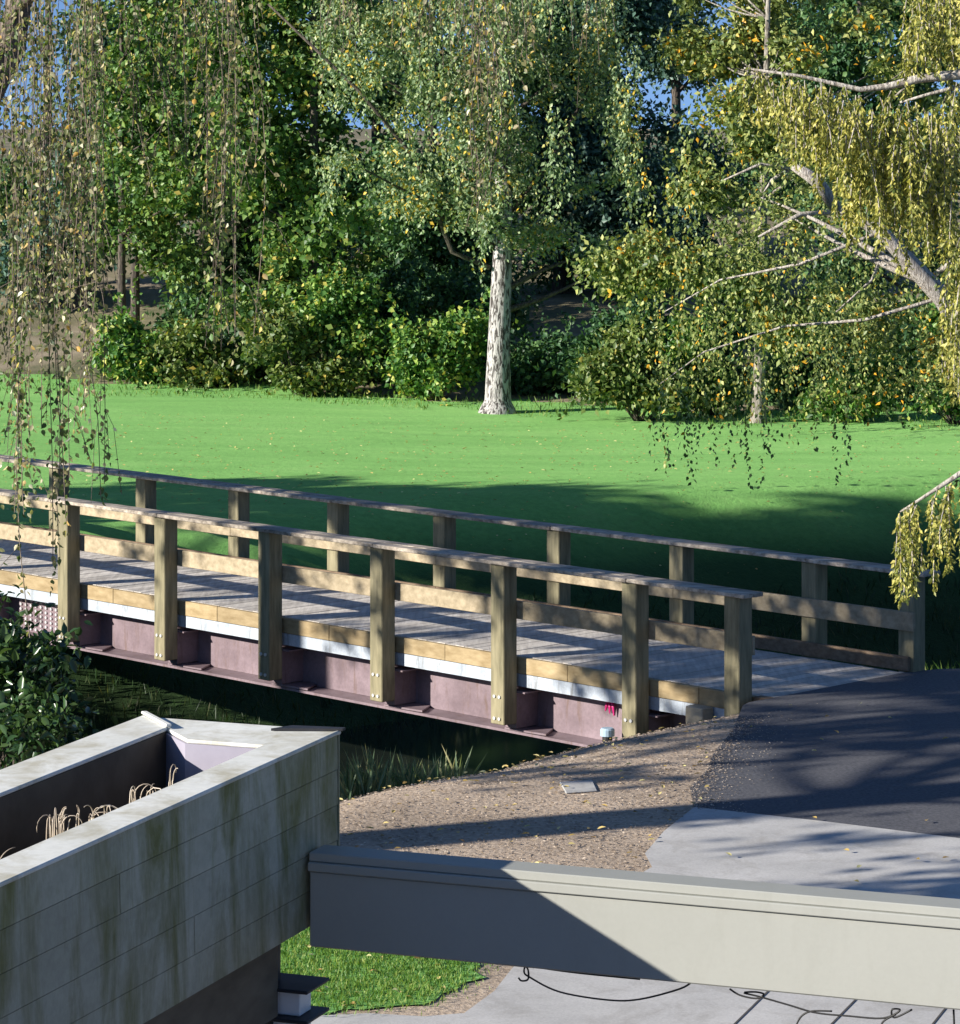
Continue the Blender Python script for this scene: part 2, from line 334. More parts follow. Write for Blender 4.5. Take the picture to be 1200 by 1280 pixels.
def worn(name, c1, c2, stain, scale, rough, grain, bs, amount=.7, stretch=(1, 1, 1), metal=0.0, lo=.5, hi=.68, g0=.82, g1=1.06):   # base tone, fine grain, blotchy stains
    m, t, b = new_mat(name); v = coords(t); n1 = noise(t, v, scale, 6); r1 = ramp(t, [(.3, c1), (.7, c2)]); t.links.new(n1, r1.inputs[0])
    n2 = noise(t, coords(t, stretch), scale * 1.7, 8, .7, .6); r2 = ramp(t, [(lo, 0), (hi, amount)]); t.links.new(n2, r2.inputs[0]); c = mixc(t, r2.outputs[0], r1.outputs[0], stain)
    n3 = noise(t, v, grain, 4, .75); r3 = ramp(t, [(.3, g0), (.65, g1)]); t.links.new(n3, r3.inputs[0]); c = mixc(t, 1.0, c, r3.outputs[0], 'MULTIPLY')
    t.links.new(c, b.inputs['Base Color']); b.inputs['Roughness'].default_value = rough; b.inputs['Metallic'].default_value = metal; bump(t, b, n3, bs, .004); return m
M['concrete'] = worn('concrete', (.45, .44, .42), (.58, .565, .54), (.33, .31, .28), 1.4, .85, 60, .3, .6)
M['mauve2'] = worn('weathered_mauve_steel', (.16, .115, .13), (.29, .22, .245), (.13, .075, .045), 2.2, .5, 30, .12, .6, (3, 3, .5), lo=.54)
M['galv2'] = worn('weathered_galvanised_steel', (.40, .46, .53), (.62, .67, .73), (.20, .20, .19), 3.0, .45, 40, .1, .7, (3, 3, .4), .15, lo=.52)
M['beam2'] = worn('weathered_beam_paint', (.325, .33, .295), (.36, .365, .33), (.23, .23, .19), 1.1, .6, 50, .02, .22, (2.5, 2.5, .5), lo=.54, hi=.75, g0=.97, g1=1.01)
M['joint'] = simple('joint_filler', (.05, .045, .04), (.12, .11, .10), 8, .9, 0)
M['water'] = simple('dark_creek_water', (.010, .014, .012), (.02, .024, .018), 2, .08, .15)
g2 = lambda x, y: on(x, y)[:2]
asph = wavy([g2(905, 915), g2(930, 893)], .05, .3, R0)[:-1]
D0 = (4.95, 28.15)
asph = [g2(868, 1012), g2(862, 985), g2(884, 962), g2(893, 940), g2(915, 915), (2.42, 29.45), (2.49, 29.60), (4.16, 31.24), (4.5, 31.42), (5.2, 31.5), (9, 32.5), (14, 33), (14, 21), g2(1200, 1051), g2(1030, 1030)]
sheet('asphalt_path', asph, .004, M['asphalt'])
conc = [g2(868, 1010), g2(1032, 1028), g2(1200, 1049), (7, 22.8), (7, 15.5), (-6, 15.5), (-6, 19.0), g2(380, 1272), g2(460, 1268), g2(530, 1272), g2(580, 1268), g2(618, 1240), g2(640, 1212), g2(690, 1165), g2(780, 1105), g2(815, 1085), g2(806, 1068), g2(830, 1040)]
cp = sheet('concrete_path', conc, .008, M['concrete'])
for a, b in (((900, 1300), (955, 1246)), ((1020, 1302), (1075, 1246)), ((1150, 1302), (1195, 1246))):
    p, q = on(*a), on(*b); d = (q - p).normalized(); s = Vector((-d.y, d.x, 0)) * .006
    j = MB(); q2 = q + d * .35; j.add([p - s + Vector((0, 0, .012)), p + s + Vector((0, 0, .012)), q2 + s + Vector((0, 0, .012)), q2 - s + Vector((0, 0, .012))], [(0, 1, 2, 3)])
    tag(j.build('expansion_joint', M['joint'], cp))
grass_pts = [on(300, 1150)[:2], on(520, 1150)[:2], g2(590, 1188), g2(600, 1208), g2(572, 1238), g2(530, 1258), g2(455, 1264), g2(300, 1268)]
sheet('grass_patch', wavy([Vector(p) for p in grass_pts], .05, .12, R0), .012, M['lawn'])
wtr = MB(); n = len(CREEK)
nrmv = []
for i in range(n):
    d = CREEK[min(i + 1, n - 1)] - CREEK[max(i - 1, 0)]; d = d / np.linalg.norm(d); nrmv.append((-d[1], d[0]))
for i in range(n):
    for s in (-1, 1): wtr.v.append((CREEK[i, 0] + nrmv[i][0] * 3.0 * s, CREEK[i, 1] + nrmv[i][1] * 3.0 * s, -2.2))
wtr.f = [(2 * i, 2 * i + 1, 2 * i + 3, 2 * i + 2) for i in range(n - 1)]
tag(wtr.build('creek_water', M['water']), kind='structure')

# ---------------------------------------------------------------- bridge
TH = math.radians(45.7); BD = Vector((math.cos(TH), -math.sin(TH), 0)); BN = Vector((math.sin(TH), math.cos(TH), 0)); B0 = Vector((-4.791, 37.141, 0))
def BF(p): return B0 + BD * p[0] + BN * p[1] + Vector((0, 0, p[2]))
bridge = thing('footbridge', BF((10.4, 1.2, 0)), 'wooden footbridge with low timber railings and mauve steel girder over the dark creek', 'bridge')
PW = .19; T0, T1 = -6.4, 10.46; WN = 2.33
near_t = [-5.4, -3.6, -1.8, 0, 1.8, 3.6, 5.4, 7.2, 9.0, 10.31]
far_t = [-5.104 + 1.8 * k for k in range(9)] + [10.53]
class BB(MB):
    def bx(s, a, b): s.box(BF, a, b)
def bx(name, mat, a, b, bev=.006, parent=None):
    m = BB(); m.bx(a, b); return m.build(name, mat, parent or bridge, bevel=bev)
BR = random.Random(11)
BOLT = []
def bolt(c, parent):        # one bolt head; all share one mesh
    if not BOLT:
        m = MB(); m.tube([Vector((0, 0, 0)), BN * .02], .018, 8); o = m.build('bolt', M['bolt'], None); BOLT.append(o.data)
    else: o = bpy.data.objects.new('bolt', BOLT[0]); COL.objects.link(o)
    o.parent = parent; o.location = c - origin(parent)
for side, ts in ((0, near_t), (1, far_t)):
    for t in ts:
        n0 = 0 if side == 0 else WN - .0
        last = t > 10
        zb = -.66 if not last else -.45
        if side == 1 and not last: zb = -.66
        po = bx('post', M['post'], (t - PW, n0, zb), (t, n0 + PW, .945), .008)
        if not last and side == 0:
            for zz in (-.60, -.38):
                for tt in (.06, .13):
                    bolt(BF((t - PW + tt, n0 - .012, zz)), po)
# cap rails: butted boards, slightly uneven, on top of the posts
for side, ts in ((0, near_t), (1, far_t)):
    n0 = (-.045 if side == 0 else WN - .045); m = BB()
    end = ts[-1] + (.10 if side == 0 else .16); a = T0 + .1; cuts = [T0 + .1] + [t - .095 for t in ts[2:-1:2]] + [end]
    for p, q in zip(cuts, cuts[1:]):
        dz = BR.uniform(-.004, .004); dn = BR.uniform(-.006, .006)
        m.bx((p + .003, n0 + dn, .947 + dz), (q - .003, n0 + dn + .135, .987 + dz)); m.bx((p + .003, n0 + dn + .140, .947 - dz), (q - .003, n0 + dn + .275, .987 - dz))
    m.build('cap_rail', M['cap'], bridge, bevel=.006)
# mid rails and toe board on the deck side of the posts
def boards(name, mat, ts, n0, n1, z0, z1, end):
    m = BB(); cuts = [T0 + .2] + [t - .095 for t in ts[1:-1:2]] + [end]
    for p, q in zip(cuts, cuts[1:]):
        dz = BR.uniform(-.005, .005); m.bx((p + .002, n0, z0 + dz), (q - .002, n1, z1 + dz))
    return m.build(name, mat, bridge, bevel=.004)
boards('mid_rail', M['rail'], near_t, PW + .002, PW + .042, .39, .57, 10.31)
boards('mid_rail', M['rail'], far_t, WN - .042, WN - .002, .40, .585, 10.56)
boards('toe_board', M['toe'], far_t, WN - .046, WN - .003, .012, .15, 10.50)
# deck planks laid across, their fresh sawn ends showing
dk = BB(); fa = BB(); t = T0; k = 0
while t < T1 - .05:
    wd = .138; dz = BR.uniform(-.004, .003); dk.bx((t + .003, .285, -.075 + dz), (t + wd - .004, WN - .05, dz)); t += wd + .002
dk.build('deck', M['deck'], bridge)
fa_cuts = [T0] + [near_t[i] - .35 for i in range(1, len(near_t) - 1)] + [T1]
for p, q in zip(fa_cuts, fa_cuts[1:]):
    m_ = (p + q) / 2 + BR.uniform(-.2, .2)
    fa.bx((p + .003, .225 + BR.uniform(-.004, .004), -.165), (m_ - .003, .283, -.004)); fa.bx((m_ + .003, .225 + BR.uniform(-.004, .004), -.165), (q - .003, .283, -.004))
fa.build('edge_timber', M['fascia'], bridge, bevel=.004)
bx('deck_stringer', M['dirtwood'], (T0, .55, -.168), (T1, WN - .12, -.082))
sc_ = BB(); sc_.bx((T0, .232, -.295), (T1 - .05, .245, -.170)); sc_.bx((T0, .247, -.295), (T1 - .05, .33, -.283)); sc_.build('steel_edge_channel', M['galv2'], bridge)
for n0 in (.50, 2.0):
    g = BB(); g.bx((T0, n0, -.75), (9.7, n0 + .03, -.19)); g.bx((T0, n0 - .28, -.778), (9.7, n0 + .30, -.752)); g.bx((T0, n0 - .14, -.187), (9.7, n0 + .17, -.172))
    g.build('girder', M['mauve2'], bridge)
for t in near_t[:-1]:
    b = BB(); tc = t - .095
    b.bx((tc - .075, PW + .002, -.715), (tc + .08, .498, -.358))
    b.bx((tc - .10, PW + .002, -.355), (tc + .20, .46, -.340))
    lo = [(tc - .09, PW + .004), (tc + .09, PW + .004), (tc + .46, .23), (tc + .30, .495), (tc - .14, .495), (tc - .14, .30)]
    b.hexa([BF((p[0], p[1], -.742)) for p in lo], [BF((p[0], p[1], -.724)) for p in lo])
    b.build('bracket', M['mauve2'], bridge)
sp = BB(); sp.bx((-1.62, .485, -.74), (-.45, .498, -.32)); spo = sp.build('splice_plate', M['mauve2'], bridge)
for i in range(11):
    for j in range(7):
        bolt(BF((-1.55 + i * .1, .467, -.70 + j * .056)), spo)
ab = BB(); ab.bx((9.72, .12, -.70), (10.05, WN + .1, -.34)); ab.build('sill_timber', M['dirtwood'], bridge, bevel=.01)
bx('end_block', M['dirtwood'], (9.58, .06, -.34), (9.80, .22, -.16), .01)
bx('end_board', M['toe'], (10.318, .195, -.16), (10.50, .30, .005), .006)

# ---------------------------------------------------------------- planter, beam, lantern
UA = math.radians(20.56); BU = Vector((math.sin(UA), math.cos(UA), 0)); BV = Vector((-math.cos(UA), math.sin(UA), 0))
PC = at(427, 912, 13.0); ZR = PC.z; PC.z = 0
def PF(p): return PC + BU * p[0] + BV * p[1] + Vector((0, 0, p[2]))   # (u away, v left, z up)
LP = 7.2; ZB = ZR - .735
planter = thing('planter_box', PF((-3, .45, ZB)), 'long raised planter box with mossy lap siding and pale rim boards', 'planter')
class PB(MB):
    def bx(s, a, b): s.box(PF, a, b)
    def pl(s, pts, z0, z1):
        b = [PF((u, v, z0)) for v, u in pts]; t_ = [PF((u, v, z1)) for v, u in pts]
        s.hexa(b, t_)
def rim(pts, dz=0):
    m = PB(); m.pl(pts, ZR - .016 + dz, ZR + dz); return m.build('rim_board', M['rim'], planter, bevel=.004)
rim([(.892, 0), (0, 0), (.165, -.391), (.505, -.391)], -.004)
rim([(0, -.004), (0, -LP), (.167, -LP), (.167, -.397)])
rim([(.892, -.006), (.676, -.222), (.676, -LP), (.892, -LP)], .004)
fl = PB(); fl.pl([(.262, -.115), (.21, -.02), (-.012, .012), (-.012, -.02)], ZR - .002, ZR + .008); fl.build('flashing', M['black'], planter)
jt = PB(); jt.pl([(.905, -.002), (.885, .012), (.66, -.215), (.676, -.235)], ZR + .006, ZR + .018); jt.build('joint_cap', M['rim'], planter, bevel=.003)
sd = PB(); nC = 5; hc = (.735 - .018) / nC
SR = random.Random(3)
for i in range(nC):
    z1 = ZR - .018 - i * hc; z0 = z1 - hc; cuts = [-LP] + sorted([-6.1 + SR.uniform(0, .6), [-3.2, -1.95, -2.9, -1.35, -2.35][i]]) + [-.012]
    for p, q in zip(cuts, cuts[1:]):
        b = [PF((p + .003, .010, z0 + .0035)), PF((q - .003, .010, z0 + .0035)), PF((q - .003, .022, z0 + .0035)), PF((p + .003, .022, z0 + .0035))]
        tt = [PF((p + .003, .013, z1)), PF((q - .003, .013, z1)), PF((q - .003, .022, z1)), PF((p + .003, .022, z1))]
        sd.hexa(b, tt)
sd.build('lap_siding', M['siding'], planter)
sb_ = PB(); sb_.bx((-LP, .026, ZB + .04), (-.013, .034, ZR - .018)); sb_.build('siding_backing', M['under'], planter)
ce = PB(); ce.bx((-.011, .008, ZB), (-.001, .88, ZR - .022)); ce.build('end_panel', M['siding'], planter)
bk = PB(); bk.bx((-LP, .860, ZB), (-.013, .878, ZR - .030)); bk.build('back_panel', M['siding'], planter)
iw = PB(); iw.pl([(.150, -.393), (.150, -.380), (.510, -.380), (.700, -.190), (.709, -.199), (.513, -.393)], ZB + .1, ZR - .0205); iw.build('inner_end_wall', M['inner'], planter)
ib = PB(); ib.bx((-LP, .678, ZB + .1), (-.226, .70, ZR - .014)); ib.bx((-LP, .135, ZB + .1), (-.402, .165, ZR - .018)); ib.build('inner_side_wall', M['innerdark'], planter)
so = PB(); gx = [(-LP + i * (LP - .4) / 60) for i in range(61)]; gv = [.15 + .54 * j / 8 for j in range(9)]
so.v = [tuple(PF((u, v, ZR - .27 + .02 * math.sin(u * 9) + SR.uniform(-.012, .012)))) for u in gx for v in gv]
so.f = [(i * 9 + j, i * 9 + j + 1, (i + 1) * 9 + j + 1, (i + 1) * 9 + j) for i in range(60) for j in range(8)]
so.build('soil', M['soil'], planter, smooth=True)
bt = PB(); bt.bx((-LP, .035, ZB + .001), (-.02, .855, ZB + .03)); bt.build('bottom_panel', M['under'], planter)
# dry stems in the planter
def on_v(px, py, v):      # a photo position in the upright plane that runs along the planter at v
    q = Vector(((px - 600) / FPX, 1, -(py - HZ) / FPX)); b0 = PF((0, v, 0)) - Vector((0, 0, CAM_H)); return Vector((0, 0, CAM_H)) + q * (b0.dot(BV) / q.dot(BV))
def dry_plant(name, px, py, n, wpx, seed, label):
    r = random.Random(seed); m = MB()
    for k in range(n):
        v = r.uniform(.30, .42); top = on_v(px + r.uniform(-1, 1) * wpx, py + r.uniform(0, 14), v); h = top.z - (ZR - .30)
        b = top - Vector((0, 0, h)) + BU * r.uniform(-.03, .03); d = (BU * r.uniform(-1, 1) + BV * r.uniform(-1, .2)).normalized(); q = r.uniform(.03, .08)
        q = r.uniform(.025, .07); e_ = r.choice([.25, .35, .5, .6, 1.1, 1.5]) * math.pi
        pts = [b, b.lerp(top, .5), b.lerp(top, .8)] + [top - Vector((0, 0, q)) + d * q * (1 - math.cos(w_)) + Vector((0, 0, q * math.sin(w_))) for w_ in np.linspace(.1, e_, 9)]
        m.tube(pts, [.0024] * 3 + list(np.linspace(.0024, .0012, 9)), 5); pts = []
    o = m.build(name, M['lf_dry'], None, smooth=True); return tag(o, label, 'dried plant', 'dried plants in the planter box')
dry_plant('dried_plant', 216, 953, 3, 5, 4, 'single hooked dry stem nearest the far end of the planter box')
dry_plant('dried_plant', 178, 978, 10, 16, 6, 'short clump of pale dry stalks in the middle of the planter box')
dry_plant('dried_plant', 115, 1003, 12, 20, 8, 'looping dry brown stems right behind the thickest curled clump in planter')
dry_plant('dried_plant', 74, 1006, 16, 15, 9, 'thickest tangle of curled dry stalks standing tallest in the planter box')
dry_plant('dried_plant', 14, 1062, 9, 18, 10, 'low dry stalks at the cut-off near end of the planter box')

# beam with cap, springing from the planter's far end
ZJ = 12.667; kj = FPX / ZJ
zt = CAM_H - (1066 - HZ) / kj; zl = zt - .072; zbm = CAM_H - (1184 - HZ) / kj
beam = thing('crossbeam', PF((-.27, -1.5, zbm)), 'pale grey-green painted crossbeam with ledged top running from planter to the right', 'beam')
m = PB(); m.bx((-.345, -5.2, zbm), (-.20, -.008, zl - .001)); m.build('beam_core', M['beam2'], beam, bevel=.006)
m = PB(); m.bx((-.36, -5.2, zl), (-.185, -.006, zl + .036)); m.bx((-.345, -5.2, zl + .0365), (-.195, -.006, zt)); m.build('ledged_cap', M['beam2'], beam, bevel=.004)
# recessed wall below the planter
uw = PB(); uw.bx((-LP, .09, 0), (-.60, .16, ZB - .30)); uw.bx((-LP, .05, ZB - .298), (-.52, .20, ZB - .002)); 
o = uw.build('support_wall', M['under']); tag(o, 'dark brown stained wall carrying the planter box from underneath', 'wall')
po = PB(); po.bx((-.50, .09, 0), (-.40, .19, ZB - .001)); o = po.build('support_post', M['black'], None, bevel=.004); tag(o, 'slim black post under the far corner of planter box', 'post')
# tiered lantern on the post
lx = at(375, 1238, 12.55); zl0 = lx.z
lan = thing('tiered_lantern', (lx.x, lx.y + .1, zl0 - .2), 'tiered lantern of white blocks between black plates beside the black post', 'lantern')
dl = lx - PC; lu, lv = dl.dot(BU), dl.dot(BV)
for i in range(3):
    z1 = zl0 - i * .118
    m = PB(); m.bx((lu - .055, lv - .055, z1), (lu + .17, lv + .19, z1 + .014)); m.build('plate', M['black'], lan, bevel=.004)
    m = PB(); m.bx((lu, lv, z1 - .103), (lu + .11, lv + .14, z1 - .001)); m.build('diffuser', M['white'], lan, bevel=.004)
# cables tied below the beam
def cable(pts, r=.006): 
    P = [Vector(p) for p in pts]; out = []
    for i in range(len(P) - 1):
        p0, p1, p2, p3 = P[max(i - 1, 0)], P[i], P[i + 1], P[min(i + 2, len(P) - 1)]
        for k in range(6):
            t = k / 6; out.append(.5 * ((2 * p1) + (p2 - p0) * t + (2 * p0 - 5 * p1 + 4 * p2 - p3) * t * t + (3 * p1 - p0 - 3 * p2 + p3) * t ** 3))
    return out + [P[-1]], r
def on_beam(px, py, du=.0):    # a point below the beam, in the vertical plane of its middle line
    u = -.27 + du; q = Vector(((px - 600) / FPX, 1, -(py - HZ) / FPX)); n_ = BU; base = PF((u, 0, 0)) - Vector((0, 0, CAM_H)); s = base.dot(n_) / q.dot(n_)
    return Vector((0, 0, CAM_H)) + q * s
def cable_thing(label, lists):
    m = MB()
    for l in lists:
        p, r = cable([on_beam(*q) for q in l], .0038); m.tube(p, r, 6)
    o = m.build('cable', M['rubber'], None, smooth=True); return tag(o, label, 'cable', 'cables tied under the beam')
cable_thing('black cable sagging in one long loop under the shaded beam end', [[(660, 1200), (655, 1214), (663, 1222), (700, 1240), (760, 1250), (800, 1249), (850, 1236), (866, 1226)], [(648, 1222), (652, 1226), (660, 1224), (660, 1212), (655, 1205), (664, 1208), (720, 1216), (800, 1224)]])
cable_thing('black knotted cable hanging under the sunlit beam end', [[(912, 1236), (925, 1244), (945, 1248), (955, 1243), (945, 1240), (930, 1241), (950, 1246), (985, 1256), (1020, 1266), (1060, 1270), (1100, 1273), (1118, 1268), (1125, 1262), (1115, 1262), (1118, 1272), (1140, 1262)], [(995, 1282), (1002, 1270), (1015, 1264), (1040, 1264)], [(1100, 1285), (1105, 1276), (1120, 1268)], [(1192, 1262), (1193, 1290)]])

# ---------------------------------------------------------------- trees
def rdirs(r, n): return nrm(r.normal(size=(n, 3)))
def clumps(r, lobes, n, power=.42):
    w = np.array([l[6] if len(l) > 6 else l[3] * l[4] * l[5] for l in lobes], float); w /= w.sum(); k = r.choice(len(lobes), n, p=w)
    L = np.array([l[:6] for l in lobes], float)[k]; d = rdirs(r, n); u = r.random((n, 1)) ** power
    return L[:, :3] + d * u * L[:, 3:6], d
def clump_leaves(r, C, rad, per, leaf, droop=.5, flat=.75):
    n = len(C) * per; c = np.repeat(C, per, 0); rr = np.repeat(np.broadcast_to(rad, (len(C),)) * r.uniform(.5, 1.5, len(C)), per)[:, None]
    off = rdirs(r, n) * (r.random((n, 1)) ** .5) * rr; off[:, 2] *= flat; off *= (1 + .35 * r.normal(size=(n, 1)))
    A = rdirs(r, n) + off / rr * .5; A[:, 2] -= droop
    N = rdirs(r, n) * .9; N[:, 2] += .55; N += off / rr * .4
    L = leaf * r.uniform(.6, 1.25, n); return c + off, A, N, L
def strands(r, S0, lens, spacing, leaf, sway=.10, droop=.8):
    P, A, N, T = [], [], [], []
    for s, ln in zip(S0, lens):
        k = max(4, int(ln / spacing)); t = np.linspace(0, 1, k)[:, None]; d = r.normal(size=3) * np.array([1, 1, 0]); d2 = r.normal(size=3) * np.array([1, 1, 0])
        path = s + np.concatenate([np.zeros((k, 2)), -t * ln], 1) + d * sway * ln * t * (1.2 - t) + d2 * .03 * np.sin(t * 7 + r.random() * 6)
        T.append(path[::max(1, k // 7)]); jit = r.normal(size=(k, 3)) * leaf * .35
        P.append(path + jit); a = rdirs(r, k); a[:, 2] = -droop - .5 * r.random(k); A.append(a); N.append(rdirs(r, k))
    P = np.concatenate(P); return P, np.concatenate(A), np.concatenate(N), leaf * r.uniform(.6, 1.2, len(P)), T
def bend(r, a, b, n=5, amp=.08, sag=0.0):
    a = Vector(a); b = Vector(b); L = (b - a).length; o1 = Vector(r.normal(size=3)) * amp * L; out = []
    for i in range(n):
        t = i / (n - 1); out.append(a.lerp(b, t) + o1 * math.sin(t * math.pi) + Vector((0, 0, sag * L * math.sin(t * math.pi))))
    return out
def tree(name, label, cat, trunk_pts, trunk_r, lobes, nclump, crad, per, leaf, lmat, bmat, seed, width=.62, group=None, droop=.5, limbs=14, extra=None, flare=True, crown_name='crown', power=.42, trunk_n=9, six=False, more_limbs=(), keep=None, limb_mat=None):
    r = np.random.default_rng(seed); tp = [Vector(p) for p in trunk_pts]; root = thing(name, tp[0], label, cat, group)
    C, d = clumps(r, lobes, nclump, power)
    if keep is not None: C = C[keep(C)]
    m = MB(); pts, rad = [], []
    for i in range(len(tp) - 1):
        for k in range(5):
            t = k / 5; pts.append(tp[i].lerp(tp[i + 1], t)); rad.append(trunk_r[i] * (1 - t) + trunk_r[i + 1] * t)
    pts.append(tp[-1]); rad.append(trunk_r[-1])
    if flare: pts[0] = pts[0] - Vector((0, 0, .15)); rad[0] *= 1.75; pts.insert(1, pts[0] + Vector((0, 0, .27))); rad.insert(1, rad[0] / 1.75 * 1.22)
    m.tube(pts, rad, trunk_n); tk = m; m = MB() if limb_mat else tk
    for k in range(min(limbs, len(C))):
        c = Vector(C[k]); lo = max(range(len(pts)), key=lambda i: -abs(pts[i].z - (c.z - .45 * (c - pts[i]).to_2d().length)) - (0 if i > len(pts) * .3 else 5))
        R_ = min(rad[lo] * .5, .07); m.tube(bend(r, pts[lo], c, 6, .06), [R_, R_ * .8, R_ * .6, R_ * .45, R_ * .3, R_ * .15], 5)
    for l, rr in more_limbs:
        m.tube(l, rr, 7)
    tk.build('trunk', bmat, root, smooth=True)
    if limb_mat: m.build('limb', limb_mat, root, smooth=True)
    P, A, N, L = clump_leaves(r, C, np.array(crad) if np.isscalar(crad) else crad, per, leaf, droop)
    if extra is not None:
        Pe, Ae, Ne, Le = extra(r); P = np.concatenate([P, Pe]); A = np.concatenate([A, Ae]); N = np.concatenate([N, Ne]); L = np.concatenate([L, Le])
    leaves(crown_name, P, A, N, L, L * width, lmat, root, six)
    return root
def gz(x, y): return float(hgt(x, y))
def lobe(px, py, Y, rpx, rpy, rY=None, wgt=None):
    Y += 3.0 if Y > 52 else 0
    p = at(px, py, Y); k = Y / FPX; rx, rz = rpx * k, rpy * k; ry = rY if rY else (rx + rz) / 2
    return (p.x, p.y, p.z, rx, ry, rz) + ((wgt,) if wgt else ())
def base(px, Y):
    Y += 3.0 if Y > 52 else 0
    x = (px - 600) * Y / FPX; return Vector((x, Y, gz(x, Y)))

# birch on the lawn
b = base(622, 57.5)
def birch_extra(r):
    g = 84; gx = r.uniform(395, 790, g); gy = r.uniform(-90, 250, g); gY = 60.5 + r.normal(size=g) * 1.6; S0, low = [], []
    for x, y, Y in zip(gx, gy, gY):
        env = 330 + 45 * math.sin(x * .045) - abs(x - 560) * .15 ; ln = min(max(30, (env - y) * r.uniform(.2, 1.0)), r.choice([50, 80, 110, 150]))
        for _ in range(9): S0.append(np.array(at(x + r.normal() * 9, y + r.normal() * 12, Y + r.normal() * .15))); low.append(ln * r.uniform(.5, 1.1) * 60.5 / FPX)
    return strands(r, S0, low, .045, .095, .05)[:4]
tree('birch_tree', 'white barked birch with fissured trunk standing alone on the lawn edge', 'tree',
     [b, b + Vector((.02, 0, 1.2)), b + Vector((.09, 0, 3.0)), b + Vector((.13, .1, 5.5)), b + Vector((.1, .1, 9.5))], [.265, .215, .185, .14, .06],
     [lobe(500, 100, 57.5, 100, 60, wgt=1.2), lobe(450, 190, 57, 60, 45, wgt=.8), lobe(540, 250, 57, 60, 35, wgt=.8), lobe(620, 30, 58, 110, 60, wgt=1.2), lobe(590, 160, 57, 80, 40, wgt=.9), lobe(700, 100, 58, 70, 45, wgt=.9), lobe(720, 230, 57.5, 70, 40, wgt=.9), lobe(660, 300, 57.5, 50, 26, wgt=.5), lobe(760, 310, 58, 50, 26, wgt=.4), lobe(450, 40, 58, 80, 60, wgt=1), lobe(600, -80, 58, 190, 70, wgt=1.2), lobe(620, 190, 56.6, 40, 60, .7, wgt=.9), lobe(625, 80, 56.6, 50, 60, .7, wgt=.9), lobe(612, 265, 56.6, 34, 26, .5, wgt=.35)], 195, .38, 120, .095, M['lf_birch'], M['birch'], 21, extra=birch_extra, trunk_n=14, limb_mat=M['darkbark'],
     more_limbs=[([at(612, 335, 60.4), at(565, 315, 60.2), at(520, 200, 60.0), at(450, 115, 59.8), at(335, 5, 59.6)], [.05, .045, .04, .035, .02]), ([at(625, 280, 60.5), at(690, 200, 60.7), at(760, 60, 61.0)], [.06, .05, .02])])
# leafy trees and shrubs along the far edge of the lawn
def T(px, Y, tr, lobes, **k):
    b = base(px, Y); top = k.pop('top', 8.5); lean = k.pop('lean', 0)
    return tree(k.pop('name'), k.pop('label'), k.pop('cat', 'tree'), [b, b + Vector((lean * .3, 0, top * .35)), b + Vector((lean, 0, top))], [tr, tr * .75, tr * .3], lobes, **k)
T(392, 62, .16, [lobe(350, 120, 62, 90, 150), lobe(300, 60, 62.5, 80, 120), lobe(395, 300, 61.5, 100, 110), lobe(345, 390, 61.5, 70, 70), lobe(440, 420, 61.5, 60, 60), lobe(330, -80, 62, 120, 90), lobe(420, 60, 63, 60, 110)],
  name='broadleaf_tree', label='bright green leafy tree with branches down to the lawn left of the birch', nclump=150, crad=.46, per=250, leaf=.15, lmat=M['lf_maple'], bmat=M['darkbark'], seed=31, width=.75)
T(152, 67, .10, [lobe(190, 120, 67, 80, 130), lobe(190, 260, 67, 90, 80), lobe(230, 330, 66.5, 60, 45), lobe(170, -20, 67, 90, 80), lobe(240, 200, 66, 50, 120)],
  name='broadleaf_tree', label='dark green tree with the left one of two thin bare trunks', nclump=95, crad=.5, per=220, leaf=.14, lmat=M['lf_maple'], bmat=M['darkbark'], seed=32, width=.7, flare=False)
T(169, 69, .11, [lobe(150, 170, 69, 60, 120), lobe(220, 90, 69, 70, 120), lobe(200, 300, 69, 60, 50)],
  name='broadleaf_tree', label='dark tree with the right one of two thin bare trunks', nclump=70, crad=.55, per=260, leaf=.12, lmat=M['lf_dark'], bmat=M['darkbark'], seed=33, width=.7, flare=False)
# autumn tree, right of the birch
def autumn_extra(r):
    n = 150; px = r.uniform(780, 1120, n); top = r.uniform(150, 420, n); S0 = np.array([at(x, y, 56 + r.normal() * 1.2) for x, y in zip(px, top)])
    return strands(r, S0, r.uniform(.5, 1.9, n), .055, .09, .06)[:4]
T(948, 55.5, .12, [lobe(880, 235, 54.5, 75, 32, wgt=1.0), lobe(800, 330, 54, 60, 30, wgt=1.0), lobe(905, 345, 54, 70, 28, wgt=1.0), lobe(985, 180, 55, 70, 40, wgt=1.0), lobe(1010, 50, 56, 120, 70, wgt=1.3), lobe(935, 130, 55, 60, 35, wgt=1.0), lobe(1130, 90, 56, 90, 110, wgt=1.3), lobe(960, -40, 57, 130, 60, wgt=1.3), lobe(900, 60, 57, 70, 30, wgt=1.3), lobe(985, 400, 54, 60, 30, wgt=1.0)],
  name='autumn_tree', label='yellowing tree on a thin grey trunk right of the birch', nclump=150, crad=.42, per=210, leaf=.13, lmat=M['lf_autumn'], bmat=M['greybark'], seed=41, extra=autumn_extra, lean=.2, limbs=60,
  more_limbs=[([at(945, 400, 58.4), at(900, 300, 58), at(870, 240, 57.6)], [.05, .04, .015])])
